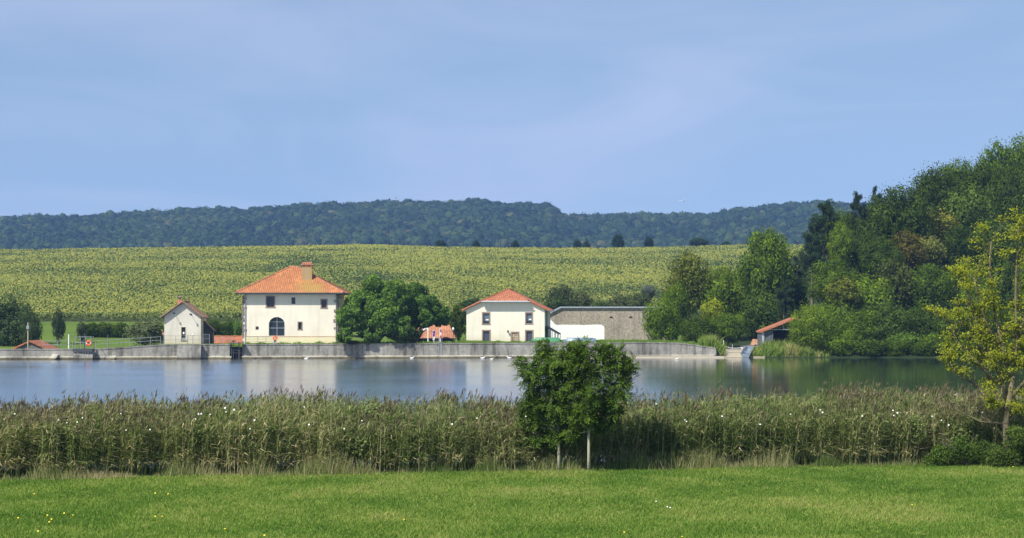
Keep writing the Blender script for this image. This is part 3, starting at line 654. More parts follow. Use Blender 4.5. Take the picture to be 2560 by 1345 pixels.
# quoins
rq = random.Random(4)
for side in (0, 1):
    m = MB(); z = -.2
    while z < He-.4:
        h = rq.uniform(.22, .42); wq = rq.uniform(.12, .5) if rq.random() < .6 else rq.uniform(.05, .16); pr = rq.uniform(.02, .09)
        x0 = -rq.uniform(.03, .14) if side == 0 else Wd-wq; x1 = wq if side == 0 else Wd+rq.uniform(.03, .10)
        m.box((x0, -pr, z), (x1, .4, z+h-.03)); z += h
    m.build('corner_stones', M_quoin, H1)
m = MB(); m.tube([(.32, -.12, -.2), (.32, -.12, He-.2), (.32, -.75, He-.02)], .055, 6); m.build('downpipe', M_zinc, H1)
MB().tube([(Wd-.15, -.12, -.2), (Wd-.15, -.12, He-.2), (Wd-.15, -.75, He-.02)], .055, 6).build('downpipe', M_zinc, H1)
ov = .85; ez = He-.02; rz = PZ(667, Y1+D1/2)-bz; mx_ = Wd/2-.2; ya = D1/2
E = [(-ov, -ov, ez), (Wd+ov, -ov, ez), (Wd+ov, D1+ov, ez), (-ov, D1+ov, ez)]; A1 = (mx_-.35, ya, rz); A2 = (mx_+.5, ya, rz)
m = MB(); slab(m, [E[0], E[1], A2, A1]); slab(m, [E[1], E[2], A2]); slab(m, [E[2], E[3], A1, A2]); slab(m, [E[3], E[0], A1])
M_soffit = simple('soffit', (.13, .12, .12), .8, .1)
rf = m.build('roof', [M_tile1, M_darktimber], H1)
m = MB()
for p, q in ((E[0], A1), (E[1], A2), (E[2], A2), (E[3], A1), (A1, A2)): ridge(m, p, q, .13)
m.build('ridge_tiles', M_tile4, rf)
MB().tube([(-ov-.05, -ov-.07, ez-.1), (Wd+ov+.05, -ov-.07, ez-.1)], .08, 6).tube([(Wd+ov+.07, -ov, ez-.1), (Wd+ov+.07, D1+ov, ez-.1)], .08, 6).build('gutter', M_darksteel, H1)
MB().box((-ov+.1, -ov+.1, ez-.22), (Wd+ov-.1, -.005, ez-.17)).box((Wd+.005, -.0, ez-.22), (Wd+ov-.1, D1, ez-.17)).build('soffit', M_soffit, H1)
# chimney
cy = 2.6; sy = (Y1+cy)/F; c0 = PX(755, Y1+cy)-hx0; c1 = PX(780, Y1+cy)-hx0; zt = PZ(667, Y1+cy)-bz; zb = PZ(709, Y1+cy)-bz-.8
ch = MB().box((c0, cy, zb), (c1, cy+.9, zt)).build('chimney', plaster('chimney_render', (.34, .29, .17), (.36, .20, .05), 1.6), rf)
m = MB(); k = 7
for i in range(k): u = c0+(c1-c0)*(i+.5)/k; m.box((u-.045, cy-.05, zt), (u+.045, cy+.95, zt+.22))
m.box((c0-.10, cy-.10, zt+.22), (c1+.10, cy+1.0, zt+.32)); m.build('chimney_cap', M_tile2, ch) if False else None
cap = MB()
for i in range(k): u = c0+(c1-c0)*(i+.5)/k; cap.box((u-.05, cy-.05, zt), (u+.05, cy+.95, zt+.2))
cap.box((c0-.12, cy-.12, zt+.2), (c1+.12, cy+1.02, zt+.30)); mid = (c0+c1)/2
cap.hexa([(c0-.12, cy-.12, zt+.30), (c1+.12, cy-.12, zt+.30), (c1+.12, cy+1.02, zt+.30), (c0-.12, cy+1.02, zt+.30), (c0+.1, cy+.2, zt+.58), (c1-.1, cy+.2, zt+.58), (c1-.1, cy+.7, zt+.58), (c0+.1, cy+.7, zt+.58)])
for i in range(6): u = c0+(c1-c0)*(i+.5)/6; cap.tube([(u, cy-.13, zt+.33), (u, cy+.25, zt+.62)], .07, 6)
cap.build('cap', M_tile4, rf) if False else None
cp = cap.build('cap', M_tile4, None); cp.parent = rf
MB().hexa([(c0-.12, cy-.22, zb+.72), (c1+.12, cy-.22, zb+.72), (c1+.12, cy+.02, zb+.80), (c0-.12, cy+.02, zb+.80), (c0-.12, cy-.2, zb+.80), (c1+.12, cy-.2, zb+.80), (c1+.12, cy+.02, zb+1.02), (c0-.12, cy+.02, zb+1.02)]).build('flashing', M_white, rf)

# --- second house (half hipped)
Y2 = 313.; X2 = PX(1166, Y2); b2 = PZ(854.5, Y2); Wd2 = (1362-1166)*Y2/F; th2 = R(-5)
H2 = empty('house', (X2, Y2, b2), 'second cream house with red half hipped roof and brown window surrounds', 'house', rz=th2)
def O2(px0, px1, py0, py1): return ((px0-1166)*Y2/F, (px1-1166)*Y2/F, PZ(py1, Y2)-b2, PZ(py0, Y2)-b2)
o2 = [O2(1208, 1223, 783, 809), O2(1316, 1330, 783, 808), O2(1208, 1224, 827.5, 853), O2(1316, 1331, 827.5, 853), O2(1280.5, 1295.5, 832, 853)]
He2 = PZ(771, Y2)-b2; Zr = PZ(724, Y2+4)-b2; ov2 = .55; pit = (Zr-He2)/(Wd2/2+.0); hz = PZ(752, Y2-.8)-b2
D2 = 10.5; cx2 = Wd2/2
m = MB(); facade(m, 0, Wd2, -.4, He2, o2, .3)
hw = (Zr-hz)/pit
m.poly([(0, 0, He2), (Wd2, 0, He2), (cx2+hw+.0, 0, hz-.03), (cx2-hw, 0, hz-.03)])
m.poly([(Wd2, 0, -.4), (Wd2, D2, -.4), (Wd2, D2, He2), (Wd2, 0, He2)]); m.poly([(0, D2, -.4), (0, 0, -.4), (0, 0, He2), (0, D2, He2)])
m.poly([(Wd2, D2, -.4), (0, D2, -.4), (0, D2, He2), (cx2, D2, Zr-.1), (Wd2, D2, He2)])
m.build('wall', M_cream2, H2)
for o, pn in zip(o2[:2], (M_curtain, M_curtain)):
    f = window(H2, o, pn, fw=.16, bars=False)
    MB().box((o[0]+.35, .16, o[2]+.42), (o[1]-.08, .18, o[2]+.58)).build('sticker', M_white, f)
    MB().box((o[0], .17, o[2]), (o[1], .188, o[2]+.3)).build('lower_pane', M_glass, f)
for o in o2[2:4]: window(H2, o, M_blueglass, fw=.17, bars=False, sill=False)
f = window(H2, o2[4], M_dark, fw=.17, bars=False, name='hatch'); m = MB(); o = o2[4]
f['label'] = 'opening closed with rough horizontal boards'
for i in range(6): z = o[2]+.08+i*.155; m.box((o[0]+.01, .06, z), (o[1]-.01, .09, z+.10+.02*(i % 2)))
m.build('boards', simple('pale_boards', (.50, .40, .27), .8, .35, 4), f)
m = MB(); lx = (1271-1166)*Y2/F; lz = PZ(829, Y2)-b2; m.tube([(lx, 0, lz-.25), (lx, -.25, lz-.1), (lx, -.3, lz)], .025, 5); m.tube([(lx, -.3, lz-.15), (lx, -.3, lz-.05), (lx, -.3, lz+.12), (lx, -.3, lz+.2)], [.05, .12, .12, .04], 8)
m.build('wall_lamp', M_darksteel, H2)
fy = -.8
def zx(u): return Zr-abs(u-cx2)*pit
eL, eR = -ov2, Wd2+ov2; hy = 3.2
hp = [(cx2-hw, fy, hz), (cx2+hw, fy, hz)]; ap = (cx2, hy, Zr); bk = (cx2, D2+.5, Zr)
vg = -.32   # verge overhang below the hip
m = MB()
slab(m, [(eL, vg, zx(eL)), (cx2-hw, vg, hz), (cx2-hw, fy, hz), ap, bk, (eL, D2+.5, zx(eL))][::1], .14)
m2 = MB()
slab(m2, [(cx2-hw, fy, hz), (cx2+hw, fy, hz), ap], .14)
m3 = MB(); slab(m3, [(eR, vg, zx(eR)), (eR, D2+.5, zx(eR)), bk, ap, (cx2+hw, fy, hz), (cx2+hw, vg, hz)], .14)
for q in (m2, m3):
    n = len(m.v); m.v += q.v; m.f += [tuple(n+i for i in ff) for ff in q.f]; m.m += q.m
rf2 = m.build('roof', [M_tile2, simple('pale_fascia', (.5, .52, .55), .6, .1)], H2)
m = MB(); ridge(m, hp[0], ap, .12); ridge(m, hp[1], ap, .12); ridge(m, ap, bk, .12); ridge(m, (eL, vg-.02, zx(eL)), (cx2-hw, vg-.02, hz), .13); ridge(m, (eR, vg-.02, zx(eR)), (cx2+hw, vg-.02, hz), .13); m.build('ridge_tiles', M_tile2, rf2)
MB().tube([(cx2-hw-.02, fy-.07, hz-.1), (cx2+hw+.15, fy-.07, hz-.1)], .07, 6).tube([(eR+.07, vg, zx(eR)-.1), (eR+.07, D2, zx(eR)-.1)], .07, 6).build('gutter', M_zinc, H2)
MB().tube([(Wd2+.08, 3.0, 0), (Wd2+.08, 3.0, He2-.2)], .06, 6).build('downpipe', M_darksteel, H2)
# lean-to porch on the right side
m = MB(); px_ = Wd2+.02
slab(m, [(px_, .8, 2.05), (px_+1.7, .8, 1.05), (px_+1.7, 6, 1.05), (px_, 6, 2.05)], .1)
pr = m.build('porch', [M_darksteel, M_darksteel], H2); pr['label'] = 'dark glazed lean to porch'
for dy in (.85, 5.9):
    for dx in (.35, .9, 1.35, 1.62): MB().box((px_+dx-.035, dy-.035, -.3), (px_+dx+.035, dy+.035, 1.95-dx*.6)).build('post', M_darksteel, pr)
MB().box((px_, .84, -.3), (px_+1.62, .86, .12)).build('panel', M_steel, pr)

# --- small gabled house
Y3 = 305.2; X3 = PX(411, Y3); b3 = 1.84; Wd3 = (502-411)*Y3/F; He3 = PZ(789, Y3)-b3; Zr3 = PZ(755, Y3)-b3; D3 = 5.5; c3 = Wd3/2+.05
H3 = empty('gatehouse', (X3, Y3, b3), 'small weathered gabled house standing on the dam wall', 'house')
o3 = ((453.5-411)*Y3/F, (463.5-411)*Y3/F, PZ(850, Y3)-b3, PZ(818, Y3)-b3)
m = MB(); facade(m, 0, Wd3, -.4, He3, [o3], .3); m.poly([(0, 0, He3), (Wd3, 0, He3), (c3, 0, Zr3)])
m.poly([(Wd3, 0, -3.4), (Wd3, D3, -3.4), (Wd3, D3, He3), (Wd3, 0, He3)]); m.poly([(0, D3, -3.4), (0, 0, -3.4), (0, 0, He3), (0, D3, He3)]); m.poly([(Wd3, D3, -3.4), (0, D3, -3.4), (0, D3, He3), (c3, D3, Zr3), (Wd3, D3, He3)])
m.build('wall', M_cream3, H3)
f = window(H3, o3, M_glass, fw=.05, frame=simple('pale_frame', (.5, .42, .26), .7, .1), bars=False)
MB().box((o3[0]-.12, -.12, o3[2]-.06), (o3[1]+.12, .01, o3[2])).build('sill', M_conc2, f)
MB().box((o3[0]+.14, .15, o3[2]+.75), (o3[0]+.36, .17, o3[2]+1.02)).build('notice', M_white, f)
MB().box((o3[0]-.0, .08, o3[2]), (o3[1], .11, o3[2]+.28)).build('grille', M_steel, f)
ov3 = .42; p3 = (Zr3-He3)/(Wd3/2); m = MB(); fy3 = -.5
tz = .08
slab(m, [(-ov3, fy3, He3-ov3*p3+tz), (c3, fy3, Zr3+tz), (c3, D3+.3, Zr3+tz), (-ov3, D3+.3, He3-ov3*p3+tz)][::1], .12)
slab(m, [(c3, fy3, Zr3+tz), (Wd3+ov3, fy3, He3-ov3*p3+tz), (Wd3+ov3, D3+.3, He3-ov3*p3+tz), (c3, D3+.3, Zr3+tz)], .12)
rf3 = m.build('roof', [M_tile3, M_darktimber], H3)
m = MB(); ridge(m, (c3, fy3, Zr3+tz), (c3, D3+.3, Zr3+tz), .11); ridge(m, (Wd3+ov3, fy3, He3-ov3*p3+tz+.02), (c3, fy3, Zr3+tz), .10); ridge(m, (-ov3, fy3, He3-ov3*p3+tz+.02), (c3, fy3, Zr3+tz), .09)
m.build('verge_tiles', M_tile3, rf3)
u = (441-411)*(Y3+3)/F; ch = MB().box((u-.27, 2.6, Zr3-1.0), (u+.27, 3.15, Zr3+.28)).build('chimney', simple('brick', (.42, .17, .09), .9, .25, 9), rf3)
MB().tube([(u, 2.88, Zr3+.28), (u, 2.88, Zr3+.45), (u, 2.88, Zr3+.62), (u, 2.88, Zr3+.78)], [.16, .17, .30, .18], 10).build('chimney_pot', M_quoin, rf3)
for (ax, az, tx_, tz_) in ((435.5, 783, .83, 1.3), (478, 786, .83, 1.4)):
    u = (ax-411)*Y3/F; z = PZ(az, Y3)-b3; m = MB(); m.tube([(u, 0, z), (u, -.95, z+.05)], .03, 5); m.box((u-.07, -1.0, z-.08), (u+.07, -.85, z+.14)); m.box((u-.1, -.05, z-.1), (u+.1, 0, z+.1))
    m.build('bracket', M_darksteel, H3)
m = MB()
slab(m, [(Wd3+.0, 2.5, 3.0), (Wd3+1.35, 2.5, 1.75), (Wd3+1.35, D3-1, 1.75), (Wd3+.0, D3-1, 3.0)], .1)
lt = m.build('lean_to', [M_tile3, M_darktimber], H3); lt['label'] = 'dark lean to with a tiled roof against the right side'
m = MB(); m.poly([(Wd3, 2.8, -3.4), (Wd3+1.15, 2.8, -3.4), (Wd3+1.15, 2.8, 1.8), (Wd3, 2.8, 2.9)]); m.poly([(Wd3+1.15, 2.8, -3.4), (Wd3+1.15, D3-1.2, -3.4), (Wd3+1.15, D3-1.2, 1.8), (Wd3+1.15, 2.8, 1.8)])
m.build('lean_to_wall', M_darktimber, lt)

# --- rubble walled barn
Y4 = 331.; b4 = 2.02; X4 = PX(1372, Y4); X4b = PX(1668, Y4); zt4 = PZ(770, Y4)-b4; zl = PZ(786, Y4)-b4; xl = PX(1405, Y4)-X4; Wd4 = X4b-X4
H4 = empty('barn', (X4, Y4, b4), 'long grey rubble barn wall with white painted patch and zinc roof edge', 'barn')
m = MB(); m.poly([(0, 0, -.5), (Wd4, 0, -.5), (Wd4, 0, zt4), (xl, 0, zt4), (0, 0, zl)]); m.poly([(Wd4, 0, -.5), (Wd4, 7, -.5), (Wd4, 7, zt4), (Wd4, 0, zt4)]); m.poly([(0, 7, -.5), (0, 0, -.5), (0, 0, zl), (0, 7, zl)]); m.poly([(Wd4, 7, -.5), (0, 7, -.5), (0, 7, zl), (xl, 7, zt4), (Wd4, 7, zt4)])
m.build('wall', M_rubble, H4)
wx = PX(1511, Y4)-X4; wz = PZ(812, Y4)-b4; m = MB(); rw = random.Random(2); top = []
n = 18
for i in range(n+1): u = wx*i/n; top.append((u, -.02, wz+rw.uniform(-.05, .05)+(.9*max(0, 1-u/1.0) if u < 1 else 0)-(.25 if i == n else 0)))
m.poly([(0, -.02, -.4), (wx, -.02, -.4)]+list(reversed(top))); m.build('white_patch', M_whitewash, H4)
m = MB()
for a, b in (((xl-.1, zt4), (Wd4+.3, zt4)), ((-.45, zl-.22), (xl-.1, zt4))):
    m.hexa([(a[0], -.3, a[1]), (b[0], -.3, b[1]), (b[0], 7.3, b[1]), (a[0], 7.3, a[1]), (a[0], -.3, a[1]+.2), (b[0], -.3, b[1]+.2), (b[0], 7.3, b[1]+.2), (a[0], 7.3, a[1]+.2)])
m.build('roof', M_zinc, H4)
for px_ in (1528, 1577):
    u = PX(px_, Y4)-X4; z = PZ(795, Y4)-b4; m = MB(); m.poly([(u+math.cos(t)*.24, -.012, z+math.sin(t)*.24*(1 if math.sin(t) > 0 else .15)) for t in np.linspace(0, 2*math.pi, 15)[:-1]]); m.build('vent_hole', simple('hole', (.03, .012, .01), .9), H4)

# --- low outbuildings behind the dam
def shed(px0, px1, pyr, pye, Y, inset, label, rm, wall=M_darktimber, dep=5., name='outbuilding', cat='outbuilding', gz=-1.3, hipr=0, over=.3):
    x0, x1 = PX(px0, Y), PX(px1, Y); zr, ze = PZ(pyr, Y+dep/2), PZ(pye, Y)
    o = empty(name, ((x0+x1)/2, Y, gz), label, cat); c = (x0+x1)/2; w_ = (x1-x0)/2; zr -= gz; ze -= gz
    m = MB(); slab(m, [(-w_, -over, ze), (w_, -over, ze), (w_-hipr, dep/2, zr), (-w_+inset, dep/2, zr)], .12)
    slab(m, [(w_, dep+over, ze), (-w_, dep+over, ze), (-w_+inset, dep/2, zr), (w_-hipr, dep/2, zr)], .12)
    if hipr: slab(m, [(w_, -over, ze), (w_, dep+over, ze), (w_-hipr, dep/2, zr)], .12)
    if inset: slab(m, [(-w_, dep+over, ze), (-w_, -over, ze), (-w_+inset, dep/2, zr)], .12)
    rr = m.build('roof', [rm, M_darktimber], o); m = MB(); ridge(m, (-w_+inset, dep/2, zr), (w_-hipr, dep/2, zr), .1); m.build('ridge_tiles', rm, rr)
    MB().box((-w_+.3, 0, 0), (w_-.3, dep, ze)).build('wall', wall, o); return o
S1 = shed(1018, 1139, 811, 845, 318, 1.0, 'low outbuilding with orange tiled roof behind the flagpoles', M_tile4, dep=7, hipr=.95, gz=1.0)
MB().box((.2, -.06, .9), (1.0, -.01, 1.7)).build('door', M_conc2, S1)
shed(520, 612, 841, 862, 316, 0, 'low red tiled shed roof between the small house and the big house', M_tile2, dep=5)
shed(378, 418, 828, 846, 332, 0, 'pinkish tiled shed roof behind the pale olive shrub', simple('pink_tiles', (.5, .26, .2), .9, .2), wall=M_cream3, dep=5, gz=-1)
# gable-on shed at far left
Yg = 316.; xg = PX(75, Yg); zr, ze = PZ(851, Yg), PZ(874, Yg); gz = -1.5; w_ = 51*Yg/F
o = empty('outbuilding', (xg, Yg, gz), 'low shed with red gable roof and grey boards behind the dam', 'outbuilding'); zr -= gz; ze -= gz
m = MB(); slab(m, [(-w_, -.3, ze), (0, -.3, zr), (0, 7, zr), (-w_, 7, ze)], .2); slab(m, [(0, -.3, zr), (w_, -.3, ze), (w_, 7, ze), (0, 7, zr)], .2); m.build('roof', [M_tile2, M_tile2], o)
m = MB(); m.poly([(-w_+.35, 0, 0), (w_-.35, 0, 0), (w_-.35, 0, ze), (0, 0, zr-.2), (-w_+.35, 0, ze)])
for i in range(-8, 9): u = i*.27; m.box((u-.09, -.035, 0), (u+.09, 0, zr-.25-abs(u)*(zr-ze)/w_))
m.build('wall', M_timber, o)

# --- boathouse
Y5 = 319.; gz5 = .15; xa = PX(1905, Y5); ze5 = PZ(828, Y5)-gz5; xr = PX(1988, Y5)-xa; zr5 = PZ(794, Y5)-gz5
H5 = empty('boathouse', (xa, Y5, gz5), 'open timber boathouse with red tiled roof at the slipway', 'boathouse')
m = MB(); slab(m, [(-.15, -.5, ze5), (xr, -.5, zr5), (xr, 6.5, zr5), (-.15, 6.5, ze5)], .2); slab(m, [(xr, -.5, zr5), (2*xr+.15, -.5, ze5), (2*xr+.15, 6.5, ze5), (xr, 6.5, zr5)], .2)
m.build('roof', [M_tile2, M_tile2], H5)
m = MB(); m.box((.0, -.2, .9), (.28, .0, ze5-.1)); m.build('post', simple('bleached_timber', (.36, .38, .40), .8, .2, 5), H5)
MB().box((.3, -.2, -.6), (.62, .05, 1.0)).build('pier', M_conc2, H5)
m = MB()
for i in range(6): u = .3+i*.2; m.box((u, -.02-.02*(i % 2), .0), (u+.17, .02, ze5-.15+u*.36))
for i in range(30): y = i*.2; m.box((0, y, .0), (.03+.01*(i % 2), y+.18, ze5-.2))
m.box((0, 6, 0), (2*xr, 6.06, ze5)); m.box((2*xr-.06, 0, 0), (2*xr, 6, ze5)); m.build('boarding', simple('blue_grey_boards', (.10, .115, .135), .8, .3, 5), H5)
m = MB(); zz = ze5+.18; m.box((1.0, -.1, zz), (2*xr-.3, .0, zz+.1)); m.tube([(2.3, -.08, zz+.95), (2.75, -.08, zz+.7), (2.9, -.08, zz+.1)], .07, 6); m.tube([(2*xr, 0, -.5), (2*xr, 0, ze5)], .08, 6)
m.build('tie_beam', M_steel, H5)

# ------------------------------------------------------------------ dam wall
DW = empty('dam_wall', (0, 0, 0), 'long grey concrete dam wall along the far side of the lake', 'wall')
def wallseg(xa, xb, name, label=None, yo=0., zt=None, mt=M_conc, batter=.0, thick=1.15, foot=True):
    xsw = np.unique(np.concatenate([np.linspace(xa, xb, max(2, int((xb-xa)/1.0)+1))])); m = MB(); rr = random.Random(int(xa*10))
    pts = []
    for x in xsw:
        y = float(W(x))+yo; z = float(TOP(x)) if zt is None else zt; z += rr.uniform(-.02, .02)
        pts.append([(x, y-batter-.12, -1.8), (x, y-batter*.2-.12, .38), (x, y-.1, .46), (x, y, z-.16), (x, y-.06, z-.14), (x, y-.06, z), (x, y+thick, z), (x, y+thick, -1.8)] if foot else
                   [(x, y-batter, -1.8), (x, y-batter*.6, .3), (x, y-batter*.5, .6), (x, y, z-.16), (x, y-.0, z-.1), (x, y, z), (x, y+thick, z), (x, y+thick, -1.8)])
    for a, b in zip(pts[:-1], pts[1:]):
        for i in range(7): m.poly([a[i], b[i], b[i+1], a[i+1]])
    m.poly([*pts[0]][::1]); m.poly([*pts[-1]][::-1])
    o = m.build(name, mt, DW)
    if label: o['label'] = label
    return o
xG0, xG1 = PX(575, 303.5), PX(606, 303.8)
wallseg(-140, xG0, 'wall_body', 'weathered left stretch of the wall'); wallseg(xG1, 26.6, 'wall_body', 'right stretch of the wall')
# footing
m = MB()
for a_, b_ in ((-140, xG0), (xG1, 26.4)):
    xsw = np.linspace(a_, b_, 30)
    for x, x2 in zip(xsw[:-1], xsw[1:]):
        y, y2 = float(W(x)), float(W(x2)); q = [(x, y-.62, -1), (x2, y2-.62, -1), (x2, y2-.125, -1), (x, y-.125, -1), (x, y-.5, .30), (x2, y2-.5, .30), (x2, y2-.118, .40), (x, y-.118, .40)]
        m.hexa(q)
m.build('footing', M_conc2, DW)
wallseg(PX(446, 302), PX(505, 302.5), 'gatehouse_pier', yo=-1.25, batter=.75, thick=1.4, foot=False)
# sluice recess
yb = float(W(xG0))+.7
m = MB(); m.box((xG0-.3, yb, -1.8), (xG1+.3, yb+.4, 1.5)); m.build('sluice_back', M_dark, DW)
m = MB()
for z in (.75, 1.15, 1.5): m.box((xG0, yb-.9, z), (xG1, yb-.82, z+.07))
for x in (xG0+.25, (xG0+xG1)/2-.3, (xG0+xG1)/2+.35, xG1-.25): m.box((x-.04, yb-.95, -.5), (x+.04, yb-.87, 2.2))
m.box((xG0+.35, yb-.8, 1.0), (xG1-.35, yb-.74, 1.3)); m.box((xG0-.1, yb-1.5, 1.98), (xG1+.3, yb-.3, 2.06))
m.tube([(xG0+.5, yb-.9, 2.06), (xG0+.5, yb-.9, 2.4)], .05, 6); m.box((xG0+.3, yb-1.0, 2.2), (xG0+.75, yb-.8, 2.36))
tag(m.build('sluice_gate', M_darksteel), 'dark steel sluice gate in the gap left of the big house', 'sluice gate')
# wedges at the foot
def wedge(px0, px1, pyt, mt=M_conc2, d=1.3, name='buttress', label=None):
    x0, x1 = PX(px0, 300), PX(px1, 300); y = float(W(x0)); zt = PZ(pyt, y-.2)
    o = MB().hexa([(x0, y-d, -1), (x1, y-d, -1), (x1, y-.1, -1), (x0, y-.1, -1), (x0+.45*(x1-x0)*.5, y-.5, zt) if False else (x0, y-d, .12), (x1, y-d, .12), (x1, y-.1, zt), (x0, y-.1, zt)]).build(name, mt, DW)
    if label: o['label'] = label
wedge(131, 147, 885, d=2.2, label='small sloping buttress at the left'); wedge(270, 287, 889, d=.9); wedge(552, 572, 891, d=.8); wedge(612, 632, 891, d=.8)
# intake block with platform (left)
xi0, xi1 = PX(185, 299), PX(232, 299); yi = float(W(xi0))
wallseg(xi0, xi1, 'intake_block', yo=-1.6, zt=.95, batter=.6, thick=1.7, foot=False)
PF = empty('intake_platform', ((xi0+xi1)/2, yi-1.4, .95), 'dark steel intake platform with railing on the dam', 'platform')
hw_ = (xi1-xi0)/2; m = MB(); m.box((-hw_-.1, -.3, .05), (hw_, 1.3, .42)); m.build('deck', M_darksteel, PF)
m = MB()
for i in range(7): u = -hw_+.2+i*(2*hw_-.4)/6; m.tube([(u, -.25, -.9 if i in (1, 3, 4, 5) else .4), (u, -.25, 1.9 if i % 2 == 0 else .45)], .035, 5)
for z in (1.2, 1.9): m.tube([(-hw_+.2, -.25, z), (hw_-.1, -.25, z)], .04, 5)
m.tube([(hw_-.1, -.25, 1.9), (hw_-.1, 1.2, 1.9)], .04, 5); m.build('railing', M_steel, PF)
m = MB(); m.tube([(.15, .3, .4), (.15, .3, 2.3)], .09, 6); m.box((-.05, .1, 1.2), (.35, .5, 1.5)); m.build('winch', M_darksteel, PF)
def ring(mb, c, R_, r, n=20, seg=8, mi=lambda i: 0):
    for i in range(n):
        a0, a1 = 2*math.pi*i/n, 2*math.pi*(i+1)/n; b = len(mb.v)
        for a in (a0, a1):
            for k in range(seg):
                t = 2*math.pi*k/seg; rr = R_+r*math.cos(t); mb.v.append((c[0]+rr*math.cos(a), c[1]+r*math.sin(t), c[2]+rr*math.sin(a)))
        for k in range(seg): mb.f.append((b+k, b+(k+1) % seg, b+seg+(k+1) % seg, b+seg+k)); mb.m.append(mi(i))
m = MB(); cb_ = P(222, 858, yi-1.7); ring(m, cb_, .26, .11, mi=lambda i: 1 if i % 10 == 0 else 0); tag(m.build('life_buoy', [M_orange, M_white], smooth=True), 'orange life buoy on the intake platform railing', 'life buoy')
m = MB(); c = P(688, 846, 304.6); m.box((c[0]-.16, c[1]-.05, c[2]-.7), (c[0]+.16, c[1], c[2]-.1), 1); ring(m, (c[0], c[1]-.12, c[2]+.05), .22, .09, mi=lambda i: 0); m.tube([(c[0], c[1], c[2]-.75), (c[0], c[1], c[2]+.3)], .04, 5, 1)
tag(m.build('life_buoy', [M_orange, M_steel]), 'red life buoy on a post at the end of the railing before the big house', 'life buoy')
# railings
def railing(pts, label, h=1.0, step=1.5, rails=(1.0, .55), r=.022, mt=M_steel, pickets=False, pr=.03):
    o = empty('railing', pts[0], label, 'railing'); b = Vector(pts[0]); m = MB(); pm = MB()
    for p, q in zip(pts[:-1], pts[1:]):
        p, q = Vector(p)-b, Vector(q)-b; n = max(1, round((q-p).length/step))
        for t in rails: m.tube([p+Vector((0, 0, h*t)), q+Vector((0, 0, h*t))], r, 5)
        for i in range(n+1): c = p.lerp(q, i/n); pp = MB().tube([c, c+Vector((0, 0, h))], pr, 5).build('post', mt, o)
        if pickets:
            k = int((q-p).length/.15)
            for i in range(k): c = p.lerp(q, i/k); pm.tube([c+Vector((0, 0, h*.12)), c+Vector((0, 0, h))], .012, 4)
    if pickets: pm.build('pickets', mt, o)
    m.build('rails', mt, o); return o
def wl(px, dy=.5, Y=302):
    x = PX(px, Y); return (x, float(W(x))+dy, float(TOP(x)))
railing([wl(114), wl(186)], 'thin grey railing on the wall left of the intake platform', h=.98, r=.03)
railing([wl(241), wl(300), wl(350), wl(400)], 'thin grey railing along the rising wall top left of the small house', h=1.0, r=.03)
railing([wl(412, -.9), wl(470, -.9), wl(503, -.9)], 'light railing along the pier in front of the small house', h=1.1, step=1.3)
railing([wl(505, .3), wl(521, .3)], 'short barred railing right of the small house', h=1.25, step=.8, pickets=True)
railing([wl(535, .4), wl(575, .4)], 'thin railing before the low red tiled roof', h=.9, step=1)
railing([wl(610, .4), wl(640, .4), wl(680, .4)], 'light mesh railing in front of the left half of the big house', h=.95, step=1.1, rails=(1, .66, .33), r=.02)
# posts, poles
def post(px, pt, pb, Y, r, mt, label, name='fence_post', cat='post', group=None, sides=6):
    z0, z1 = PZ(pb, Y), PZ(pt, Y); m = MB(); m.tube([(0, 0, -1.0), (0, 0, z1-z0)], [r*1.1, r*.9], sides)
    o = m.build(name, mt, None, loc=(PX(px, Y), Y, z0)); return tag(o, label, cat, group)
u = post(70, 806, 872, 306, .09, simple('pole_wood', (.40, .33, .22), .8, .2, 6), 'tall wooden pole with a small grey box before the red gable roof', 'utility_pole', 'pole')
MB().box((-.17, -.25, PZ(818, 306)-PZ(872, 306)-.22), (.17, -.09, PZ(818, 306)-PZ(872, 306)+.18)).tube([(0, -.17, 0), (0, -.17, .01)], .01, 4).build('box', M_steel, u)
post(172, 836, 870, 312, .09, M_white, 'thick white post on the meadow behind the railing')
for px, t, lab in ((199, 838, 'thin grey fence post left of the intake platform winch'), (234, 841, 'short grey fence post before the leftmost dark bush'), (270, 836, 'pale fence post before the middle dark bush'), (307, 836, 'pale fence post before the rightmost dark bush')):
    post(px, t, 862, 335, .05, M_timber, lab, group='fence posts on the meadow')
m = post(482, 838, 862, 303.3, .05, M_conc2, 'small lamp post before the small house', 'lamp_post', 'lamp post')
MB().tube([(0, 0, 1.15), (0, 0, 1.25), (0, 0, 1.4)], [.06, .13, .05], 8).build('lamp', M_white, m)
m = post(1133, 826, 862, 309, .045, M_darksteel, 'slim dark lamp post with round head beside the low tiled roof', 'lamp_post', 'lamp post')
hz_ = PZ(826, 309)-PZ(862, 309); MB().tube([(0, 0, hz_), (0, 0, hz_+.1), (0, 0, hz_+.3), (0, 0, hz_+.4)], [.05, .13, .13, .05], 10).build('lamp', M_white, m, smooth=True)
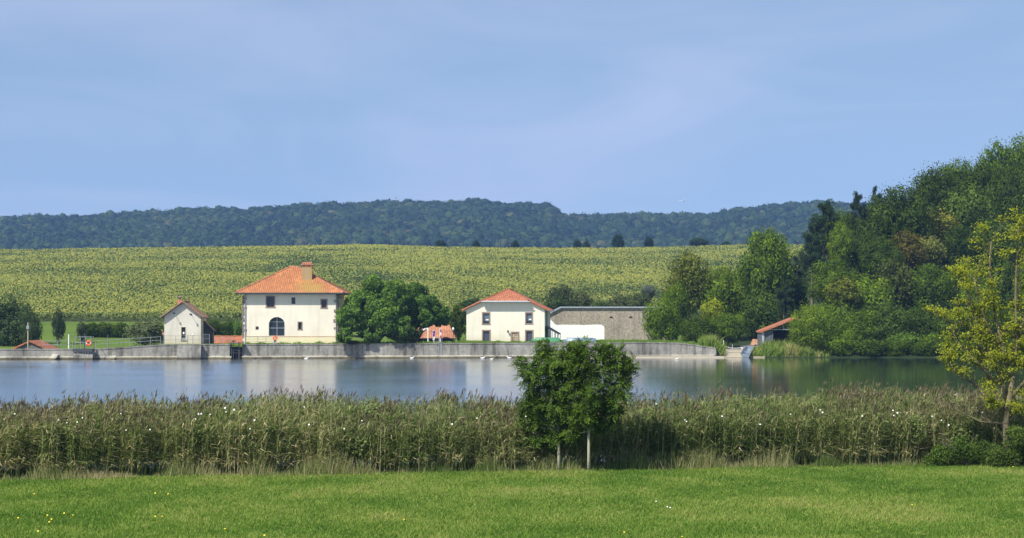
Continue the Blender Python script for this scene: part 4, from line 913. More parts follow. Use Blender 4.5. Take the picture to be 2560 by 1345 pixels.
# flagpoles
blue = simple('flag_blue', (.03, .06, .42), .8, .1); red = simple('flag_red', (.55, .04, .06), .8, .1)
for px, pt, fl in ((1070, 819, 'w'), (1084.5, 825, 'b'), (1100.5, 822, 't')):
    Y = 308.6; labs = {'w': 'white flagpole with a white flag blown left', 'b': 'white flagpole with a limp blue flag', 't': 'white flagpole with a limp blue white and red flag'}
    o = post(px, pt, 857.5, Y, .07, M_white, labs[fl], 'flagpole', 'flagpole', 'flagpoles on the terrace'); h = PZ(pt, Y)-PZ(857.5, Y)
    m = MB()
    def cloth(n, wv, f):
        for i in range(n):
            for j in range(4):
                q = []
                for a, b in ((i, j), (i+1, j), (i+1, j+1), (i, j+1)): q.append(f(a/n, b/4))
                m.poly(q, wv(i/n, j/4))
    if fl == 'w': cloth(8, lambda a, b: 0, lambda a, b: (-.05-a*.62, .08*math.sin(a*9), h-.05-b*.2+.1*math.sin(a*5)*a-.06*a)); ms = [M_white]
    elif fl == 'b': cloth(8, lambda a, b: 0 if a < .62 else 1, lambda a, b: (-.08+b*.22-.06*a, -.1+.08*math.sin(b*9+a*3), h-.1-a*1.2)); ms = [blue, M_white]
    else: cloth(9, lambda a, b: 0 if a < .3 else (1 if a < .62 else 2), lambda a, b: (-.02+b*.18, -.12+.08*math.sin(b*9+a*3), h-.1-a*1.1)); ms = [blue, M_white, red]
    m.build('flag', ms, o)
# ladder
x = PX(1100, 305.5); m = MB(); yl = float(W(x))-.22
for dx in (-.2, .2): m.tube([(dx, 0, -1), (dx, .12, 2.9), (dx, .5, 2.9) if dx < 0 else (dx, .5, 2.95)], .028, 5)
rails_ = m; LD = empty('ladder', (x, yl, 0), 'steel ladder hanging down the dam wall below the flagpoles', 'ladder'); rails_.build('rails', M_steel, LD)
for i in range(8): MB().tube([(-.2, .04, .1+i*.28), (.2, .04, .1+i*.28)], .02, 4).build('rung', M_steel, LD)

# ------------------------------------------------------------------ boats
def hull(name, Lb, Bb, Hb, mt, label, loc, rot, over=False, inner=None, square=False):
    """pointed flat-bottomed rowing boat; over=True keel up"""
    o = empty(name, loc, label, 'boat'); o.rotation_euler = rot
    n = 14; m = MB(); secs = []
    for i in range(n+1):
        t = i/n; w_ = Bb/2*(.72+.28*math.sin(math.pi*min(1, t*1.1)) if t < .6 else math.cos((t-.6)/.4*math.pi/2)**.75*1.0+.02); w_ = max(w_, .03)
        w_ = Bb/2*(1 if t < .5 else 1-.28*(t-.5)/.5) if square else w_; zt_ = Hb*(1+.25*t*t); zb_ = .02+.3*Hb*max(0, t-.7)/.3*1.2
        secs.append([(-w_, t*Lb, zt_), (-w_*.82, t*Lb, (zt_+zb_)/2-.04), (-w_*.68, t*Lb, zb_), (w_*.68, t*Lb, zb_), (w_*.82, t*Lb, (zt_+zb_)/2-.04), (w_, t*Lb, zt_)])
    for a, b in zip(secs[:-1], secs[1:]):
        for k in range(5): m.poly([a[k+1], b[k+1], b[k], a[k]])
        for k in range(5):
            f_ = lambda p: (p[0]*.93, p[1], p[2]+.03 if 0 < k+0 else p[2]); m.poly([(a[k][0]*.93, a[k][1], a[k][2]+.025), (b[k][0]*.93, b[k][1], b[k][2]+.025), (b[k+1][0]*.93, b[k+1][1], b[k+1][2]+.025), (a[k+1][0]*.93, a[k+1][1], a[k+1][2]+.025)])
    m.poly([secs[0][k] for k in range(6)]); m.poly([secs[-1][k] for k in reversed(range(6))])
    m.build('hull', mt, o)
    g_ = MB()
    for s in (0, 5): g_.tube([Vector(q[s])+Vector((0, 0, .02)) for q in secs], .035, 5)
    g_.build('gunwale', mt, o)
    if not over:
        for t in (.18, .5): w_ = Bb*.42; MB().box((-w_, Lb*t-.15, Hb*.6), (w_, Lb*t+.15, Hb*.66)).build('thwart', mt, o)
    else:
        MB().box((-.03, .3, -.04), (.03, Lb-.5, .04)).build('keel', mt, o)
    return o
# local +y is the bow; keel-up boats are rolled 180 degrees about y
p = P(1332, 854, 311.5)
hull('rowing_boat', 3.7, 1.5, .48, simple('boat_green', (.05, .22, .10), .5, .25, 1.5), 'upturned green and grey rowing boat beside the second house', (p[0]+3.5, 311.6, 2.07+.52), (0, R(180), R(88)), over=True)
p = P(1405, 854, 311.5)
hull('rowing_boat', 4.3, 1.5, .45, simple('boat_blue', (.13, .20, .27), .4, .2, 2), 'upturned blue grey rowing boat before the white painted wall', (p[0]+4.4, 311.7, 2.05+.5), (0, R(180), R(90)), over=True)
ys = 316.
hull('dinghy', 4.6, 1.25, .5, simple('aluminium', (.33, .38, .44), .4, .12, 4, metal=.5), 'grey aluminium boat drawn up on the slipway', (PX(1862, 313), 312.0, .0), (R(11), 0, R(-13)), square=True)
# slipway and road
def strip(name, pts, mt, dz=.02):
    m = MB()
    for (a, b), (c, d) in zip(pts[:-1], pts[1:]):
        for k in range(6):
            t0, t1 = k/6, (k+1)/6; q = []
            for p_, q_, t in ((a, b, t0), (a, b, t1), (c, d, t1), (c, d, t0)):
                x = p_[0]+(q_[0]-p_[0])*t; y = p_[1]+(q_[1]-p_[1])*t; q.append((x, y, max(g(x, y), -.6 if y < 312 else -2)+dz))
            m.poly(q)
    return tag(m.build(name, mt), kind='structure')
ry_ = [309, 310.5, 312, 313.5, 315, 316.5, 318, 320, 322]
strip('slipway', [((PX(1765-(y-309)*1.0, y) if y < 314 else PX(1778, y), y), (PX(1912, y), y)) for y in ry_][::1], groundmat('slip_concrete', [(.3, (.30, .26, .19)), (.7, (.46, .41, .31))], .5, 4), .04)
strip('road', [((PX(1700, y), y), (PX(1925, y), y)) for y in (322.1, 324, 326, 328, 330)], groundmat('asphalt', [(.3, (.10, .10, .10)), (.7, (.15, .15, .15))], .5, 8), .05)
def gravelbank():
    m = MB(); xs_ = np.linspace(6, 27.5, 40)
    for a, b in zip(xs_[:-1], xs_[1:]):
        wa, wb = [.3+1.5*float(sm(6, 22, x)) for x in (a, b)]; ya, yb_ = float(W(a)), float(W(b))
        m.poly([(a, ya-.6-wa, -.05), (b, yb_-.6-wb, -.05), (b, yb_-.5, .2), (a, ya-.5, .2)])
    return m
tag(gravelbank().build('gravel_bank', groundmat('gravel', [(.3, (.30, .27, .21)), (.7, (.45, .41, .32))], 1, 9)), kind='structure')
# chain barrier and posts
m = MB(); cp_ = [P(1812, 866, 323)]+[P(1830+i*12, 868+2.5*math.sin(i*.9+1), 323) for i in range(7)]+[P(1903, 862, 323)]; m.tube(cp_, .035, 5)
tag(m.build('chain', M_white), 'white chain slung across the head of the slipway', 'chain')
post(1809, 851, 872, 320, .06, M_white, 'white post at the right end of the dam wall', 'marker_post')
post(1831, 861, 872, 323.4, .03, M_white, 'thin white stake holding the chain', 'marker_post')
p = P(1855, 869, 323.5); tag(MB().box((p[0]-.14, p[1], p[2]-.3), (p[0]+.14, p[1]+.03, p[2]+.02)).tube([(p[0], p[1]+.05, p[2]-.9), (p[0], p[1]+.05, p[2])], .03, 5).build('notice_board', M_white), 'small white notice on the chain behind the boat', 'sign')
# trailer with tarp by the boathouse
p = P(1893, 866, 326); TR = empty('boat_trailer', (p[0], 326, g(p[0], 326)), 'trailer loaded with orange and blue gear left of the boathouse', 'trailer')
MB().box((-1.1, -.6, .42), (1.0, .6, .55)).tube([(-1.1, 0, .48), (-2.3, 0, .35)], .05, 5).build('frame', M_timber, TR)
for dx, dy in ((-.3, -.7), (-.3, .7)):
    m = MB(); ring(m, (dx, dy, .32), .22, .09, 14, 6); m.build('wheel', M_darksteel, TR)
MB().hexa([(-.9, -.5, .55), (.7, -.5, .55), (.7, .5, .55), (-.9, .5, .55), (-.6, -.35, 1.35), (.4, -.3, 1.25), (.4, .3, 1.2), (-.6, .3, 1.3)]).build('load', simple('faded_orange', (.50, .27, .15), .8, .3, 3), TR)
MB().hexa([(.3, -.5, .9), (.9, -.5, .9), (.9, .5, .9), (.3, .5, .9), (.35, -.35, 2.0), (.85, -.3, 2.1), (.85, .3, 2.1), (.35, .3, 2.0)]).build('tarpaulin', simple('blue_tarp', (.22, .32, .42), .6, .2, 3), TR)
# ------------------------------------------------------------------ bank grass near the slipway, terrace weeds
M_grassv = leafy('grass_blades', .35, [(0, (.066, .140, .020)), (.35, (.140, .242, .036)), (.65, (.28, .345, .08)), (.85, (.32, .33, .10)), (1, (.44, .37, .18))], False)
def blades(Pb, h, w_, rng, lean=.35, att=None):
    n = len(Pb); a = rng.uniform(0, 6.283, n); dx = np.stack([np.cos(a), np.sin(a), np.zeros(n)], 1)*w_[:, None]
    tip = Pb+np.stack([rng.normal(.15, 1, n)*lean*h, rng.normal(0, 1, n)*lean*h, h], 1)
    mid = Pb+(tip-Pb)*.5+np.array([0, 0, 1])*(h*.12)[:, None]
    V = np.stack([Pb-dx, Pb+dx, mid+dx*.8, tip, mid-dx*.8], 1).reshape(-1, 3)
    k = np.arange(n)[:, None]*5
    Fq = k+np.array([[0, 1, 2, 4]]); Ft = k+np.array([[4, 2, 3, 3]])
    return V, Fq, k+np.array([[4, 2, 3]])
def blade_obj(name, Pb, h, w_, rng, att, m, kind='stuff', label=None, cat=None, lean=.35):
    V, _, _ = blades(Pb, h, w_, rng, lean); n = len(Pb)
    k = np.arange(n)[:, None]*5; tri = np.concatenate([k+np.array([[0, 1, 2]]), k+np.array([[0, 2, 4]]), k+np.array([[4, 2, 3]])], 0)
    o = npobj(name, V, tri, m, attr=np.repeat(att, 5)); return tag(o, label, cat, kind=kind)
rng = np.random.default_rng(31)
n = 9000; px = rng.uniform(1745, 2075, n); Y = 313+rng.uniform(0, 1, n)**1.5*8
k = ~((px > 1812) & (px < 1876)) & ~((px > 1860) & (px < 1880) & (Y > 316)); px, Y = px[k], Y[k]
clump = np.where(px < 1812, 1.0*np.exp(-((px-1780)/32)**2)+.1, np.where(px < 1905, .35, .75*(1-sm(1990, 2075, px))+.2)); clump = clump*(.6+.8*vnoise(px*.09, Y*.6, 5))
x = PX(px, Y); z = np.maximum(G(x, Y), 0); k = rng.uniform(0, 1, len(x)) < np.clip(clump*1.3, .1, 1); x, Y, z, clump = x[k], Y[k], z[k], clump[k]
blade_obj('bank_grass', np.stack([x, Y, z], 1), rng.uniform(.5, 1.3, len(x))*(.3+1.0*clump), np.full(len(x), .05), rng, np.clip(rng.normal(.5, .16, len(x))+.35*(vnoise(x*.8, Y, 9) > .78), 0, 1), M_grassv, label='rank green grass growing on the lake bank around the boathouse', cat='grass')
n = 16000; x = rng.uniform(-36, 26, n); off = rng.uniform(.35, 5, n); Y = W(x)+off
k = ~((x > -34.5) & (x < -22) & (off > 1.6)) & ~((x > -35.9) & (x < -33.9)); x, Y, off = x[k], Y[k], off[k]; hN = .08+.35*np.clip(vnoise(x*1.1, Y*.3, 8)-.45, 0, 1)
blade_obj('terrace_grass', np.stack([x, Y, np.where(off < 1.15, TOP(x), G(x, Y))], 1), hN*rng.uniform(.8, 1.8, len(x)), np.full(len(x), .04), rng, np.clip(rng.normal(.38, .15, len(x)), 0, 1), M_grassv, label='grass strip on top of the dam wall before the houses', cat='grass')

# ------------------------------------------------------------------ sunflower field
rng = np.random.default_rng(41)
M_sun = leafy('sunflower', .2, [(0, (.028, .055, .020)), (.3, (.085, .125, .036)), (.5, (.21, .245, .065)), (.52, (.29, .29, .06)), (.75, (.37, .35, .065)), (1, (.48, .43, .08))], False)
yy = 398+np.concatenate([rng.uniform(0, 1, 230000)**1.15*509]); pxs = rng.uniform(-260, 2120, len(yy)); x = PX(pxs, yy)
row = np.round(yy/1.1)*1.1; yy = yy*.4+row*.6
k = (yy > W(x)+101) & ~((x > 27.5) & (yy < 436)); x, yy = x[k], yy[k]
patch = vnoise(x*.035, yy*.02, 1)*.55+vnoise(x*.12, yy*.05, 2)*.45+.10*vnoise(x*.5, yy*.3, 4)
lift = sm(0, 60, yy-(W(x)+100)); z = G(x, yy)+1.25+.35*patch+rng.normal(0, .12, len(x))
sc_ = .8+.55*(yy-400)/500
n = len(x); hp = np.stack([x, yy, z], 1)
hd = np.array([-.35, -.75, .35])+rng.normal(0, .33, (n, 3)); hd /= np.linalg.norm(hd, axis=1)[:, None]
keep = rng.uniform(0, 1, n) < np.clip(.10+.75*(patch-.30)+.12*sm(.75, 1, (yy-400)/500)+.22*(1-lift), .05, .8)
V1, F1 = leafquads(hp[keep]+np.array([0, -.12, .1]), hd[keep], rng.uniform(.09, .15, keep.sum())*sc_[keep], rng, .9, 0)
a1 = np.repeat(rng.uniform(.54, 1, keep.sum()), 4)
Vs, Fs, As = [V1], [F1], [a1]; off = len(V1)
for j in range(3):
    lp = hp+rng.normal(0, 1, (n, 3))*np.array([.25, .3, .22])-np.array([0, 0, .28+.12*j]); ln = unit(n, rng)*.8+np.array([-.1, -.35, .75]); ln /= np.linalg.norm(ln, axis=1)[:, None]
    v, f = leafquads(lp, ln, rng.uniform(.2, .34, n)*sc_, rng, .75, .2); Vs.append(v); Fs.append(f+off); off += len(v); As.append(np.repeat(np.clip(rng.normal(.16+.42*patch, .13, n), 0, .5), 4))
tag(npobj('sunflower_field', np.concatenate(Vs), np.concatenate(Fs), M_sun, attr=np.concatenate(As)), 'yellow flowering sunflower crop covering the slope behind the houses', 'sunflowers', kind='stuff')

# ------------------------------------------------------------------ far wooded ridge
rng = np.random.default_rng(51)
cy_, cx_ = np.meshgrid(np.arange(2200, 2780, 9.0), np.arange(-760, 1010, 9.5)); cx_ = cx_.ravel()+rng.uniform(-4, 4, cx_.size); cy_ = cy_.ravel()+rng.uniform(-4, 4, cy_.size)
pxc = CX+cx_*F/cy_; k = (pxc > -250) & (pxc < 2330); cx_, cy_, pxc = cx_[k], cy_[k], pxc[k]
cz_ = G(cx_, cy_)
k = (HY-(cz_+14-EYE)*F/cy_) < 640; cx_, cy_, cz_ = cx_[k], cy_[k], cz_[k]
nC = len(cx_); iv, if_ = ICO2; up = iv[:, 2] > -.45; 
Rr = rng.uniform(4.2, 8.2, nC)*(1+.25*(vnoise(cx_*.02, cy_*.02, 6)-.5)); Hh = Rr*rng.uniform(.85, 1.25, nC)
big = (iv[None]*(1+.42*(rng.uniform(0, 1, (nC, len(iv)))-.5))[:, :, None])
Vv = np.stack([cx_[:, None]+big[:, :, 0]*Rr[:, None]*.9, cy_[:, None]+big[:, :, 1]*Rr[:, None]*.9, cz_[:, None]+4.5+Hh[:, None]*.5+big[:, :, 2]*Hh[:, None]*.9], -1)
Ff = if_[None]+(np.arange(nC)*len(iv))[:, None, None]
tone = np.clip(rng.normal(.42, .17, nC)+.3*(vnoise(cx_*.012, cy_*.012, 7)-.5), 0, 1)
M_ridge = leafy('ridge_leaf', .0, [(0, (.008, .020, .008)), (.45, (.026, .054, .014)), (.75, (.055, .082, .022)), (1, (.10, .09, .03))], False)
att = np.repeat(tone, len(iv))+rng.normal(0, .07, nC*len(iv))
vA = Vv.reshape(-1, 3); fA = Ff.reshape(-1, 3)
# leaf clumps over the crowns, as triangles
nL = nC*150; ci = np.repeat(np.arange(nC), 150); d = unit(nL, rng); d[:, 2] = np.abs(d[:, 2])*1.0-.15
cen = np.stack([cx_, cy_, cz_+4.5+Hh*.5], 1)[ci]+d*np.stack([Rr, Rr, Hh], 1)[ci]*rng.uniform(.85, 1.2, nL)[:, None]
t3 = cen[:, None, :]+rng.normal(0, .75, (nL, 3, 3)); vB = t3.reshape(-1, 3); fB = np.arange(nL*3).reshape(-1, 3)+len(vA)
attB = np.repeat(tone[ci]+rng.normal(0, .08, nL), 3)
tag(npobj('ridge_forest', np.concatenate([vA, vB]), np.concatenate([fA, fB]), M_ridge, attr=np.clip(np.concatenate([att, attB]), 0, 1)), 'bluish forest covering the long distant ridge', 'forest', kind='stuff')

# ------------------------------------------------------------------ meadow grass
rng = np.random.default_rng(61)
n = 520000; Y = 56+rng.uniform(0, 1, n)**.9*36; x = PX(rng.uniform(-180, 2740, n), Y); k = Y < edge(x)+.5; x, Y = x[k], Y[k]
pn = vnoise(x*.5, Y*.22, 1)*.5+vnoise(x*1.6, Y*.7, 2)*.3+vnoise(x*.15, Y*.06, 3)*.35
att = np.clip(rng.normal(.16, .14, len(x))+.85*(pn-.27)+.0, 0, 1); att = np.where(rng.uniform(0, 1, len(x)) < .03+.05*(pn > .75), rng.uniform(.8, 1, len(x)), att)
hh = rng.uniform(.05, .11, len(x))*(.65+.8*pn)
blade_obj('meadow_grass', np.stack([x, Y, G(x, Y)], 1), hh, np.full(len(x), .011), rng, att, M_grassv, label='short bright green grass of the foreground meadow', cat='grass', lean=.5)
M_yel = simple('petal_yellow', (.75, .6, .03), .6, .1); M_wht = simple('petal_white', (.85, .85, .82), .5, .03)
def flowermesh(nm, m, r, cup):
    b = MB(); n = 10
    for i in range(n):
        a0, a1 = 2*math.pi*i/n, 2*math.pi*(i+1)/n; am = (a0+a1)/2
        b.poly([(0, 0, 0), (math.cos(a0)*r*.8, math.sin(a0)*r*.8, cup*.8), (math.cos(am)*r, math.sin(am)*r, cup), (math.cos(a1)*r*.8, math.sin(a1)*r*.8, cup*.8)])
    b.tube([(0, 0, 0), (0, 0, -.05)], .006, 4); o = b.build(nm, m); me = o.data; bpy.data.objects.remove(o); return me
fy_ = flowermesh('dandelion', M_yel, .026, .012); fw_ = flowermesh('bindweed_flower', M_wht, .042, .04)
rr = random.Random(5)
YF = [(45, 1297), (118, 1290), (128, 1300), (182, 1290), (160, 1285), (388, 1235), (420, 1237), (388, 1292), (405, 1292), (562, 1322), (1431, 1173), (95, 1330), (123, 1307), (1705, 1342), (2532, 1168), (660, 1340), (85, 1235), (2280, 1262), (1010, 1300), (1560, 1330)]
for px, py in YF:
    Y = (EYE-.38)*F/(py-HY); x = PX(px, Y); z = g(x, Y)+.09
    o = bpy.data.objects.new('dandelion', fy_); COL.objects.link(o); o.location = (x, Y, z); o.rotation_euler = (rr.uniform(.3, .8), 0, rr.uniform(-.5, .5)); o.scale = (1.15,)*3; tag(o, 'yellow dandelion flower in the foreground meadow grass', 'flower', 'yellow flowers in the meadow')
for px, py in ((1640, 1255), (1675, 1270), (1668, 1268)):
    Y = (EYE-.38)*F/(py-HY); x = PX(px, Y); o = bpy.data.objects.new('daisy', fw_); COL.objects.link(o); o.location = (x, Y, g(x, Y)+.09); o.rotation_euler = (.6, 0, 0); o.scale = (.6,)*3; tag(o, 'tiny white daisy in the meadow right of the young trees', 'flower', 'white flowers in the meadow')

# ------------------------------------------------------------------ reed bed
rng = np.random.default_rng(71)
M_reed = leafy('reed', .25, [(0, (.045, .085, .02)), (.2, (.115, .165, .042)), (.4, (.22, .25, .09)), (.55, (.37, .34, .16)), (.7, (.54, .45, .27)), (.85, (.16, .135, .085)), (1, (.08, .065, .045))], False)
def noise1(x, s): return vnoise(x*s, x*0+.5, 12)
n = 13500; x = rng.uniform(-22, 24, n); dep = rng.uniform(0, 1, n)**1.25*7.5; Yr = edge(x)+.1+.7*(vnoise(x*.9, x*0+3.3, 44)-.4)+.35*(vnoise(x*2.7, x*0+3.3, 45)-.5)+dep
pat = vnoise(x*.45, Yr*.5, 3); hgt = (2.28+.38*(noise1(x, .35)-.5)+.6*(vnoise(x*1.1, Yr*.8, 4)-.5)+rng.normal(0, .14, n))*(.80+.2*sm(0, 1.6, dep))
hgt *= np.interp(x, [-19, -16, -8, 0, 12, 16, 24], [.97, .98, 1.06, .97, 1.03, 1.08, 1.06])
hgt += .1*sm(2, 6, dep)
z0 = np.maximum(G(x, Yr), -.3); B = np.stack([x, Yr, z0], 1); hgt = hgt+.3-z0
lean = rng.normal(.03, .10, n)+.12*(vnoise(x*.8, Yr, 77)-.5); leany = rng.normal(0, .06, n)
tipv = np.stack([lean*hgt, leany*hgt, hgt], 1)
V, Fq, A, off = [], [], [], 0
def addq(v, a):
    global off
    m_ = len(v)//4; V.append(v); Fq.append(np.arange(4*m_).reshape(-1, 4)+off); A.append(np.repeat(a, 4)); off += 4*m_
a = rng.uniform(0, math.pi, n); dx = np.stack([np.cos(a), np.sin(a)*.3, a*0], 1)*.009
stemc = np.where(rng.uniform(0, 1, n) < .22+.5*(pat-.5)+.3*sm(13, 17, x), rng.uniform(.58, .72, n), rng.uniform(.25, .45, n))
addq(np.stack([B-dx, B+dx, B+tipv*.97+dx*.6, B+tipv*.97-dx*.6], 1).reshape(-1, 3), stemc)
pat2 = vnoise(x*.28, Yr*.3, 33)*.6+vnoise(x*.9, Yr*.6, 34)*.4
green = np.clip(rng.normal(.27, .12, n)+.5*(pat2-.5), .0, .55)
for j in range(12):                                        # leaves, two segments each
    t = rng.uniform(.12, .93, n); p0 = B+tipv*t[:, None]; a = rng.uniform(0, 6.283, n); Ll = rng.uniform(.32, .62, n)*(1.05-.35*t)
    d1 = np.stack([np.cos(a)*.55+.15, np.sin(a)*.55, np.full(n, .75)], 1)*(Ll*.55)[:, None]; d2 = np.stack([np.cos(a)*.95+.2, np.sin(a)*.9, rng.uniform(-.45, .35, n)], 1)*(Ll*.6)[:, None]
    wv = np.stack([-np.sin(a), np.cos(a), a*0+.25], 1)*(rng.uniform(.010, .019, n))[:, None]
    ca = np.clip(green+rng.normal(0, .11, n)+np.where(t < .28, .25*rng.uniform(0, 1.2, n), 0)+np.where(rng.uniform(0, 1, n) < .07, .3, 0), 0, .7)
    p1 = p0+d1; p2 = p1+d2
    addq(np.stack([p0-wv*.6, p0+wv*.6, p1+wv, p1-wv], 1).reshape(-1, 3), ca); addq(np.stack([p1-wv, p1+wv, p2+wv*.1, p2-wv*.1], 1).reshape(-1, 3), ca)
pl = rng.uniform(0, 1, n) < np.clip(.05+.9*(vnoise(x*.6, Yr*.4, 15)-.35), .04, .7)
for j in range(6):                                        # feathery plumes
    q = B[pl]+tipv[pl]*rng.uniform(.93, 1.04, pl.sum())[:, None]+rng.normal(0, .035, (pl.sum(), 3)); nn = unit(pl.sum(), rng); ax = np.stack([rng.normal(.35, .25, pl.sum()), rng.normal(0, .2, pl.sum()), np.ones(pl.sum())], 1); ax /= np.linalg.norm(ax, axis=1)[:, None]
    nn -= ax*(nn*ax).sum(1)[:, None]; nn /= np.linalg.norm(nn, axis=1)[:, None]
    wv = np.cross(nn, ax); Ls = rng.uniform(.07, .13, pl.sum())[:, None]; wd = rng.uniform(.012, .022, pl.sum())[:, None]
    addq(np.stack([q-ax*Ls, q+wv*wd, q+ax*Ls, q-wv*wd], 1).reshape(-1, 3), rng.uniform(.8, 1, pl.sum()))
# bindweed and nettle leaves climbing through the reeds
cl = [(rng.uniform(-22, 24), rng.uniform(.2, 3.2), rng.uniform(.9, 2.3), rng.uniform(.25, .6)) for _ in range(95)]
for cxx, dp, hz0, rad in cl:
    m_ = int(260*rad/.4); d = unit(m_, rng)*rng.uniform(.2, 1, m_)[:, None]**.6; q = np.array([cxx, float(edge(cxx))+dp, .3+hz0*.95])+d*np.array([rad, rad*.6, rad*1.1])
    v, f = leafquads(q, unit(m_, rng)*.6+np.array([-.2, -.6, .5]), rng.uniform(.03, .06, m_), rng, .7); addq(v, np.clip(rng.normal(.27, .07, m_), .05, .45))
# straw coloured and green rank grass along the foot
m_ = 26000; xx = rng.uniform(-22, 24, m_); yy_ = edge(xx)+rng.normal(.1, .3, m_)+.3*(noise1(xx, .8)-.5); hb = rng.uniform(.2, 1., m_)*(.12+1.35*vnoise(xx*1.1, yy_*.5, 22)**1.5); pb = np.stack([xx, yy_, G(xx, yy_)], 1)
tp = np.stack([rng.normal(.05, .28, m_)*hb, rng.normal(-.1, .2, m_)*hb, hb], 1); kk_ = rng.uniform(0, 1, m_) < np.clip(2.2*(vnoise(xx*.6, yy_*.4, 26)-.3), .4, 1); xx, yy_, hb, pb, tp = xx[kk_], yy_[kk_], hb[kk_]*.8, pb[kk_], tp[kk_]*.8; m_ = len(xx); a = rng.uniform(0, 3.14, m_); wv = np.stack([np.cos(a), np.sin(a)*.3, a*0], 1)*.011
strawm = np.clip(rng.normal(.36, .15, m_)+.55*(vnoise(xx*.5, yy_*.3, 25)-.45), .05, .72)
addq(np.stack([pb-wv, pb+wv, pb+tp+wv*.2, pb+tp-wv*.2], 1).reshape(-1, 3), strawm)
tag(npobj('reed_bed', np.concatenate(V), np.concatenate(Fq), M_reed, attr=np.clip(np.concatenate(A), 0, 1)), 'tall reed bed with brown plumes between the meadow and the lake', 'reeds', kind='stuff')
BW = [(37, 1034), (147, 1050), (167, 1057), (193, 1055), (206, 1044), (302, 1034), (496, 1034), (503, 1034), (489, 1048), (563, 1021), (585, 1025), (565, 1029), (525, 1036), (636, 1050), (760, 1018), (772, 1062), (860, 1072), (905, 1052), (1315, 1042), (1525, 1048), (1568, 1068), (1640, 1010), (1712, 1050), (1716, 1053), (1805, 1040), (1900, 1060), (1976, 1036), (2050, 1024), (2056, 1030), (2155, 1040), (2232, 1026), (2243, 1033), (2234, 1038), (2330, 1041), (2353, 1050), (2371, 1062), (2440, 1019), (2455, 1031), (315, 1075), (375, 1073), (625, 1073), (1130, 1060), (1192, 1045)]
for px, py in BW:
    x = PX(px, 86.3); Y = float(edge(x))-.12; x = PX(px, Y); o = bpy.data.objects.new('bindweed_flower', fw_); COL.objects.link(o); o.location = (x, Y, PZ(py, Y)); o.rotation_euler = (R(70)+rr.uniform(-.4, .4), rr.uniform(-.4, .4), 0); s = rr.uniform(.55, .95); o.scale = (s, s, s)
    tag(o, 'white bindweed flower open among the reeds', 'flower', 'bindweed flowers in the reeds')

# ------------------------------------------------------------------ foreground trees
def skeleton(base, main, rng, levels=3, nb=5, spread=.7, lenf=.55, mb=None, tips=None, r0=.05, sides=6, upb=.25, wob=.12):
    """main: list of points of a limb; grows side branches; collects tips"""
    def limb(p, d, Lg, r, lev):
        n = 5; pts = [Vector(p)]; dd = Vector(d).normalized()
        for i in range(n):
            dd = (dd+Vector([rng.uniform(-wob, wob) for _ in range(3)])+Vector((0, 0, upb*.25))).normalized(); pts.append(pts[-1]+dd*Lg/n)
        mb.tube(pts, [r*(1-.8*i/n) for i in range(n+1)], sides if lev < 2 else 4)
        if tips is not None: tips.append((pts[-1], dd, lev)); tips.append((pts[-2], dd, lev)); (tips.append((pts[2], dd, lev)) if lev >= levels-1 else None)
        if lev >= levels: return
        for k in range(nb):
            i = rng.randint(1, n); a = rng.uniform(0, 6.283); s = Vector((math.cos(a), math.sin(a)*.8, rng.uniform(-.1, .5))); q = (dd*(1-spread)+s*spread).normalized(); limb(pts[i], q, Lg*lenf*rng.uniform(.7, 1.2), r*(1-.8*i/n)*.62+.002, lev+1)
    for (p, d, Lg, r) in main: limb(p, d, Lg, r, 1)
def ash_leaves(tips, rngn, per, Ll, lf, sag=.35, outc=None):
    """pinnate leaves: rachis with paired leaflets"""
    P0 = []; D = []
    for p, d, lev in tips:
        for _ in range(per):
            P0.append(np.array(p)+rngn.normal(0, .05, 3)); v = np.array(d)*.35+rngn.normal(0, .6, 3); v[2] -= sag*rngn.uniform(0, 1); D.append(v/np.linalg.norm(v))
    P0 = np.array(P0); D = np.array(D); n = len(P0); up = unit(n, rngn)*.6+np.array([-.2, -.3, .9]); side = np.cross(D, up); side /= np.linalg.norm(side, axis=1)[:, None]; nr = np.cross(side, D)
    V, Fq, A, off = [], [], [], 0; tone = np.clip(rngn.normal(.45, .17, n), 0, 1); LL = Ll*rngn.uniform(.7, 1.2, n)
    for j in range(4):
        for s in ((-1, 1) if j < 3 else (0,)):
            t = .3+.23*j; c = P0+D*(LL*t)[:, None]-np.array([0, 0, 1])*(LL*t*t*.35)[:, None]
            dr = (D*.55+side*s*.85) if s else D; dr = dr/np.linalg.norm(dr, axis=1)[:, None]; cc = c+dr*lf*.9; wv = np.cross(nr, dr); wv /= np.linalg.norm(wv, axis=1)[:, None]
            v = np.stack([cc-dr*lf, cc+wv*lf*.36, cc+dr*lf-nr*lf*.2, cc-wv*lf*.36], 1).reshape(-1, 3); V.append(v); Fq.append(np.arange(4*n).reshape(-1, 4)+off); off += 4*n; A.append(np.repeat(np.clip(tone+rngn.normal(0, .06, n), 0, 1), 4))
    return np.concatenate(V), np.concatenate(Fq), np.concatenate(A)
